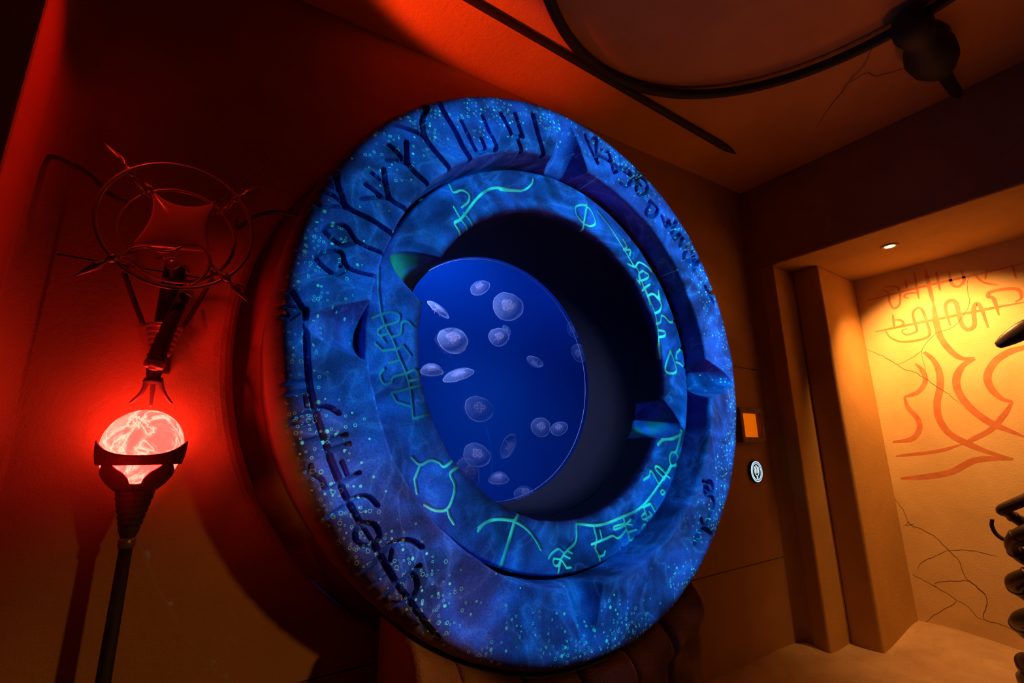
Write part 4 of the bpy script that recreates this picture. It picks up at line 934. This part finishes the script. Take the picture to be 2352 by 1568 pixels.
part('boss_strut', [tube([(bz[0], bz[1], bz[2] - 0.02), (bz[0], 2.05, bz[2] - 0.04)], 0.005, 8)], M_IRON, boss)
part('side_arc', [tube(spline(LAMP['br'], 8), 0.0085, 10)], M_IRONR)
part('side_arc', [tube(spline([(-0.28, 1.95, 2.36)] + LAMP['bl'][1:-1] + [(-0.53, 2.12, 2.535)], 8), 0.0085, 10)], M_IRONR)  # left arc: dark tube put in for a shadow on the wall
part('side_arc', [tube(spline([(0.05, 1.92, 2.37), (0.055, 1.98, 2.378), LAMP['br'][0]], 6), 0.0075, 10)], M_IRONR)

# ================================================================= ROCK PLINTH UNDER THE RING
plinth = tag(empty('rock_plinth', (1.54, 1.9, 0.0)), 'rough brown rock plinth carrying the stone ring', 'plinth')
xs = [0.735, 0.93, 1.22, 1.52, 1.80, 2.08, 2.36]
def ring_under(x):
    return RC[2] - math.sqrt(max(0.0, 1.404 ** 2 - (x - RC[0]) ** 2))
for c in range(6):
    xa, xb = xs[c] + 0.003, xs[c + 1] - 0.003
    rs = random.Random(40 + c); y0c = 1.655 + rs.uniform(-0.02, 0.02); ph = [rs.uniform(0, 6) for _ in range(6)]
    nx_, nz_ = 16, 30; V = []; F = []
    for j in range(nz_ + 1):
        for i in range(nx_ + 1):
            x = xa + (xb - xa) * i / nx_; zt = ring_under(x) - 0.004
            s = j / nz_; z = zt * s
            y = y0c + 0.012 * math.sin(9 * x + ph[0]) * math.sin(7 * z + ph[1]) + 0.008 * math.sin(23 * x + ph[2] + 5 * z) * math.sin(19 * z + ph[3])
            y += 0.07 * max(0.0, (s - 0.86) / 0.14) ** 1.8            # hewn sloping lip
            y += 0.045 * smoothstep((0.84 - s) / 0.10)                 # undercut below the lip
            ed = min(i, nx_ - i)
            if ed == 0: y += 0.020
            V.append((x, y, z))
    n1 = nx_ + 1
    for j in range(nz_):
        for i in range(nx_):
            a = j * n1 + i; F.append((a, a + 1, a + n1 + 1, a + n1))
    o2 = len(V); V += [(x, 2.04, z) for x, y, z in V]
    for j in range(nz_):
        for i in range(nx_):
            a = o2 + j * n1 + i; F.append((a, a + n1, a + n1 + 1, a + 1))
    for j in range(nz_):
        a, b = j * n1, (j + 1) * n1; F.append((a, b, b + o2, a + o2))
        a, b = a + nx_, b + nx_; F.append((a, a + o2, b + o2, b))
    for i in range(nx_):
        a = nz_ * n1 + i; F.append((a, a + 1, a + 1 + o2, a + o2)); F.append((i, i + o2, i + 1 + o2, i + 1))
    rel(MB().add(V, F), 'rock', M_ROCK, plinth)

# ================================================================= SIGN AND EMBLEM ON THE WALL
sign = tag(empty('framed_sign', (3.85, WY, 1.56)), 'small backlit orange panel in a riveted wooden frame beside the ring', 'sign')
def sbox(name, b, m, parent=sign, bev=0.004):
    o = rel(MB().add(*box(*b)), name, m, sign, False)
    if parent is not sign: o.parent = parent
    bevel(o, bev, 2); return o
sx0, sx1, sz0, sz1, fw = 3.675, 4.016, 1.562, 1.842, 0.042
fr = [('frame_board', (sx0, sx1, 2.098, 2.149, sz1 - fw, sz1)), ('frame_board', (sx0, sx1, 2.098, 2.149, sz0, sz0 + fw)),
      ('frame_board', (sx0, sx0 + fw, 2.098, 2.149, sz0 + fw, sz1 - fw)), ('frame_board', (sx1 - fw, sx1, 2.098, 2.149, sz0 + fw, sz1 - fw))]
for nme, b in fr: sbox(nme, b, M_WOOD)
M_SIGN = emit('backlit_orange_panel', (1.0, 0.165, 0.0), 0.60, (0.4, 0.15, 0.02))
sbox('panel', (sx0 + fw - 0.002, sx1 - fw + 0.002, 2.136, 2.146, sz0 + fw - 0.002, sz1 - fw + 0.002), M_SIGN, sign, 0.001)['label'] = 'plain orange backlit panel'
for (rx, rz) in [(x, z) for x in (sx0 + 0.02, sx0 + 0.12, sx1 - 0.12, sx1 - 0.02) for z in (sz0 + 0.02, sz1 - 0.02)] + [(sx1 - 0.02, 1.70), (sx0 + 0.02, 1.70)]:
    rel(MB().add(*lathe([(0.0085, 0.0), (0.0075, -0.004), (0.004, -0.0065), (0.0004, -0.0075)], 12, (rx, 2.099, rz), (0, 1, 0))), 'rivet', M_BAND, sign)

EC = (3.868, 2.128, 1.331)
emb = tag(empty('trident_emblem', (EC[0], WY, EC[2] - 0.08)), 'round glowing white trident emblem below the orange sign', 'emblem')
rel(MB().add(*lathe([(0.0005, 0.0), (0.086, 0.0), (0.088, 0.004), (0.088, 0.020)], 48, (EC[0], 2.1295, EC[2]), (0, 1, 0))), 'backing_disc', M_BLACKIRON, emb)
M_EMB = emit('white_neon', (0.72, 0.95, 1.0), 1.05)
M_EMB2 = emit('blue_neon', (0.10, 0.30, 0.9), 0.5)
rel(MB().add(*tube(ring_pts(EC, 0.079, 64), 0.0034, 8, True)), 'outer_tube', M_EMB, emb)
rel(MB().add(*tube(ring_pts(EC, 0.072, 64), 0.0030, 8, True)), 'blue_tube', M_EMB2, emb)
rel(MB().add(*tube(ring_pts(EC, 0.064, 64), 0.0024, 8, True)), 'inner_tube', M_EMB, emb)
def ep(pts): return [(EC[0] + x, EC[1], EC[2] + z) for x, z in pts]
for pts in ([(-.006, -.058), (-.006, -.032), (-.020, -.026), (-.032, -.008), (-.032, .012), (-.038, .014), (-.026, .040), (-.016, .018), (-.021, .014), (-.021, -.004), (-.010, -.014), (-.007, .022), (-.013, .024), (0, .054)],):
    for sgn in (1, -1):
        rel(MB().add(*tube(ep([(sgn * x, z) for x, z in pts]), 0.0023, 6)), 'trident_tube', M_EMB, emb)

# ================================================================= NICHE DOWNLIGHT
dl = tag(empty('recessed_downlight', (4.67, 1.19, 3.10)), 'small round amber downlight set in the niche soffit', 'downlight')
rel(MB().add(*lathe([(0.040, 0.056), (0.040, 0.048), (0.060, 0.046), (0.064, 0.050), (0.064, 0.058)], 40, (4.67, 1.19, 3.10), closed_ends=False)), 'trim_ring', M_PILL, dl)
M_LENS = emit('lit_lens', (1.0, 0.62, 0.22), 6.0)
rel(MB().add(*lathe([(0.0005, 0.050), (0.034, 0.050), (0.039, 0.056), (0.0005, 0.0565)], 32, (4.67, 1.19, 3.10))), 'lens', M_LENS, dl)
spot('downlight_beam', (4.67, 1.19, 3.13), (5.36, 1.08, 1.84), (1.0, 0.40, 0.11), 290.0, 106, 0.85, 0.03)

# ================================================================= CEILING HOOP AND ROD
hoop = tag(empty('ceiling_hoop', (1.92, 0.464, 3.72)), 'big black hoop shape flat under the ceiling', 'iron hoop')  # dark ring tube laid flush along the ceiling slope
P = [(1.9225 + 1.199 * math.cos(a), 0.464 + 1.199 * math.sin(a), ceil_z(1.9225 + 1.199 * math.cos(a)) - 0.045) for a in np.linspace(0, 2 * PI, 120, endpoint=False)]
rel(MB().add(*tube(P, 0.030, 12, True)), 'hoop_bar', M_BLACKIRON, hoop)
for k, a in enumerate((0.02, PI / 2 + 0.02, PI + 0.02, 3 * PI / 2 + 0.02)):
    if k == 1: continue
    d = np.array((math.cos(a), math.sin(a), 0.0612 * math.cos(a))); d /= np.linalg.norm(d)
    c = np.array((1.9225 + 1.18 * math.cos(a), 0.464 + 1.18 * math.sin(a), ceil_z(1.9225 + 1.18 * math.cos(a)) - 0.10))
    L = 1.06 if k == 0 else 1.0
    sp = rel(MB().add(*lathe([(0.055, -0.10), (0.085, -0.06), (0.095, 0.02), (0.080, 0.10), (0.070, 0.16), (0.105, 0.24), (0.125, 0.33), (0.118, 0.44), (0.085, 0.54), (0.045, 0.60), (0.036, 0.66), (0.032, 0.95), (0.004, L)], 28, c, d)), 'bulb_spike', M_BLACKIRON, hoop)
rod = tag(empty('ceiling_rod', (0.92, 1.69, 3.74)), 'straight black bar shape with a pointed end under the ceiling', 'iron rod')  # dark tapered bar laid flush along the ceiling slope
A_, B_ = np.array((0.6, 1.675, ceil_z(0.6) - 0.032)), np.array((3.48, 1.751, ceil_z(3.48) - 0.032))
P = [A_ + (B_ - A_) * t_ for t_ in np.linspace(0, 1, 40)]
rel(MB().add(*tube(P, [0.016 + 0.010 * min(1, i / 34) if i < 38 else (0.018 if i == 38 else 0.004) for i in range(40)], 10)), 'rod_bar', M_BLACKIRON, rod)
for t_ in (0.1, 0.5, 0.9):
    p = A_ + (B_ - A_) * t_
    rel(MB().add(*lathe([(0.016, 0.0), (0.016, 0.05)], 10, p)), 'rod_clip', M_BLACKIRON, rod)

# ================================================================= SERPENT SCULPTURE AT THE RIGHT EDGE
scu = tag(empty('serpent_sculpture', (4.80, 0.70, 0.0)), 'dark bronze sculpture of entwined coils cut off by the right edge', 'sculpture')
for s in range(2):
    P = []; Rd = []
    n = 120
    for k in range(n + 1):
        u_ = k / n; z = 0.06 + 1.05 * u_
        a = 2 * PI * (z / 0.50) + s * PI + 0.5
        rr_ = 0.115 + 0.015 * math.sin(6 * u_)
        P.append((4.78 + rr_ * math.cos(a), 0.845 - 0.05 * u_ + rr_ * math.sin(a), z))
        Rd.append(0.058 * (1 - 0.25 * u_) * (1 + 0.10 * math.sin(u_ * 26)))
    ctl = [P[k] for k in range(0, 118, 3)] + [(4.785, 0.72, 1.20), (4.795, 0.62, 1.33), (4.81, 0.52, 1.50), (4.82, 0.47, 1.62)]
    P = spline(ctl, 6)
    m_ = len(P); Rd = [0.060 * (1 - 0.45 * k / m_) * (1 + 0.12 * math.sin(k * 0.16 + s)) for k in range(m_)]
    o = rel(MB().add(*tube(P, Rd, 20)), 'coil', M_SCULPT, scu)
    for k in range(14, m_ - 30, 26):
        p, q_ = np.array(P[k]), np.array(P[k + 1]); d = (q_ - p) / np.linalg.norm(q_ - p)
        c_ = rel(MB().add(*lathe([(Rd[k] - 0.004, -0.012), (Rd[k] + 0.006, -0.004), (Rd[k] + 0.005, 0.006), (Rd[k] - 0.006, 0.016)], 20, p, d)), 'coil_band', M_SCULPT, scu)
        c_.parent = o
P = spline([(4.80, 0.80, 0.86), (4.79, 0.90, 0.86), (4.78, 0.965, 0.90), (4.78, 0.985, 0.96), (4.78, 0.975, 1.01)], 8)
rel(MB().add(*tube(P, [0.016 * (1 - 0.3 * i / (len(P) - 1)) for i in range(len(P))], 10)), 'curled_tail', M_SCULPT, scu)
rel(MB().add(*lathe([(0.26, 0.0), (0.26, 0.03), (0.21, 0.07), (0.10, 0.075)], 40, (4.80, 0.78, 0.0))), 'base', M_SCULPT, scu)
rel(MB().add(*lathe([(0.040, 0.06), (0.036, 1.2), (0.034, 2.5), (0.004, 2.75)], 20, (4.82, 0.47, 0.0))), 'mast', M_SCULPT, scu)
# leaf shaped horn
P = spline([(4.82, 0.47, 2.33), (4.80, 0.55, 2.325), (4.78, 0.62, 2.285), (4.77, 0.68, 2.25), (4.76, 0.735, 2.215)], 8)
V, F = tube(P, [0.020 + 0.042 * math.sin(PI * min(1.0, 0.25 + 0.75 * i / (len(P) - 1))) ** 0.8 if i < len(P) - 1 else 0.003 for i in range(len(P))], 14)
V = [(4.78 + (x - 4.78) * 0.45, y, z) for x, y, z in V]
rel(MB().add(V, F), 'horn', M_SCULPT, scu)
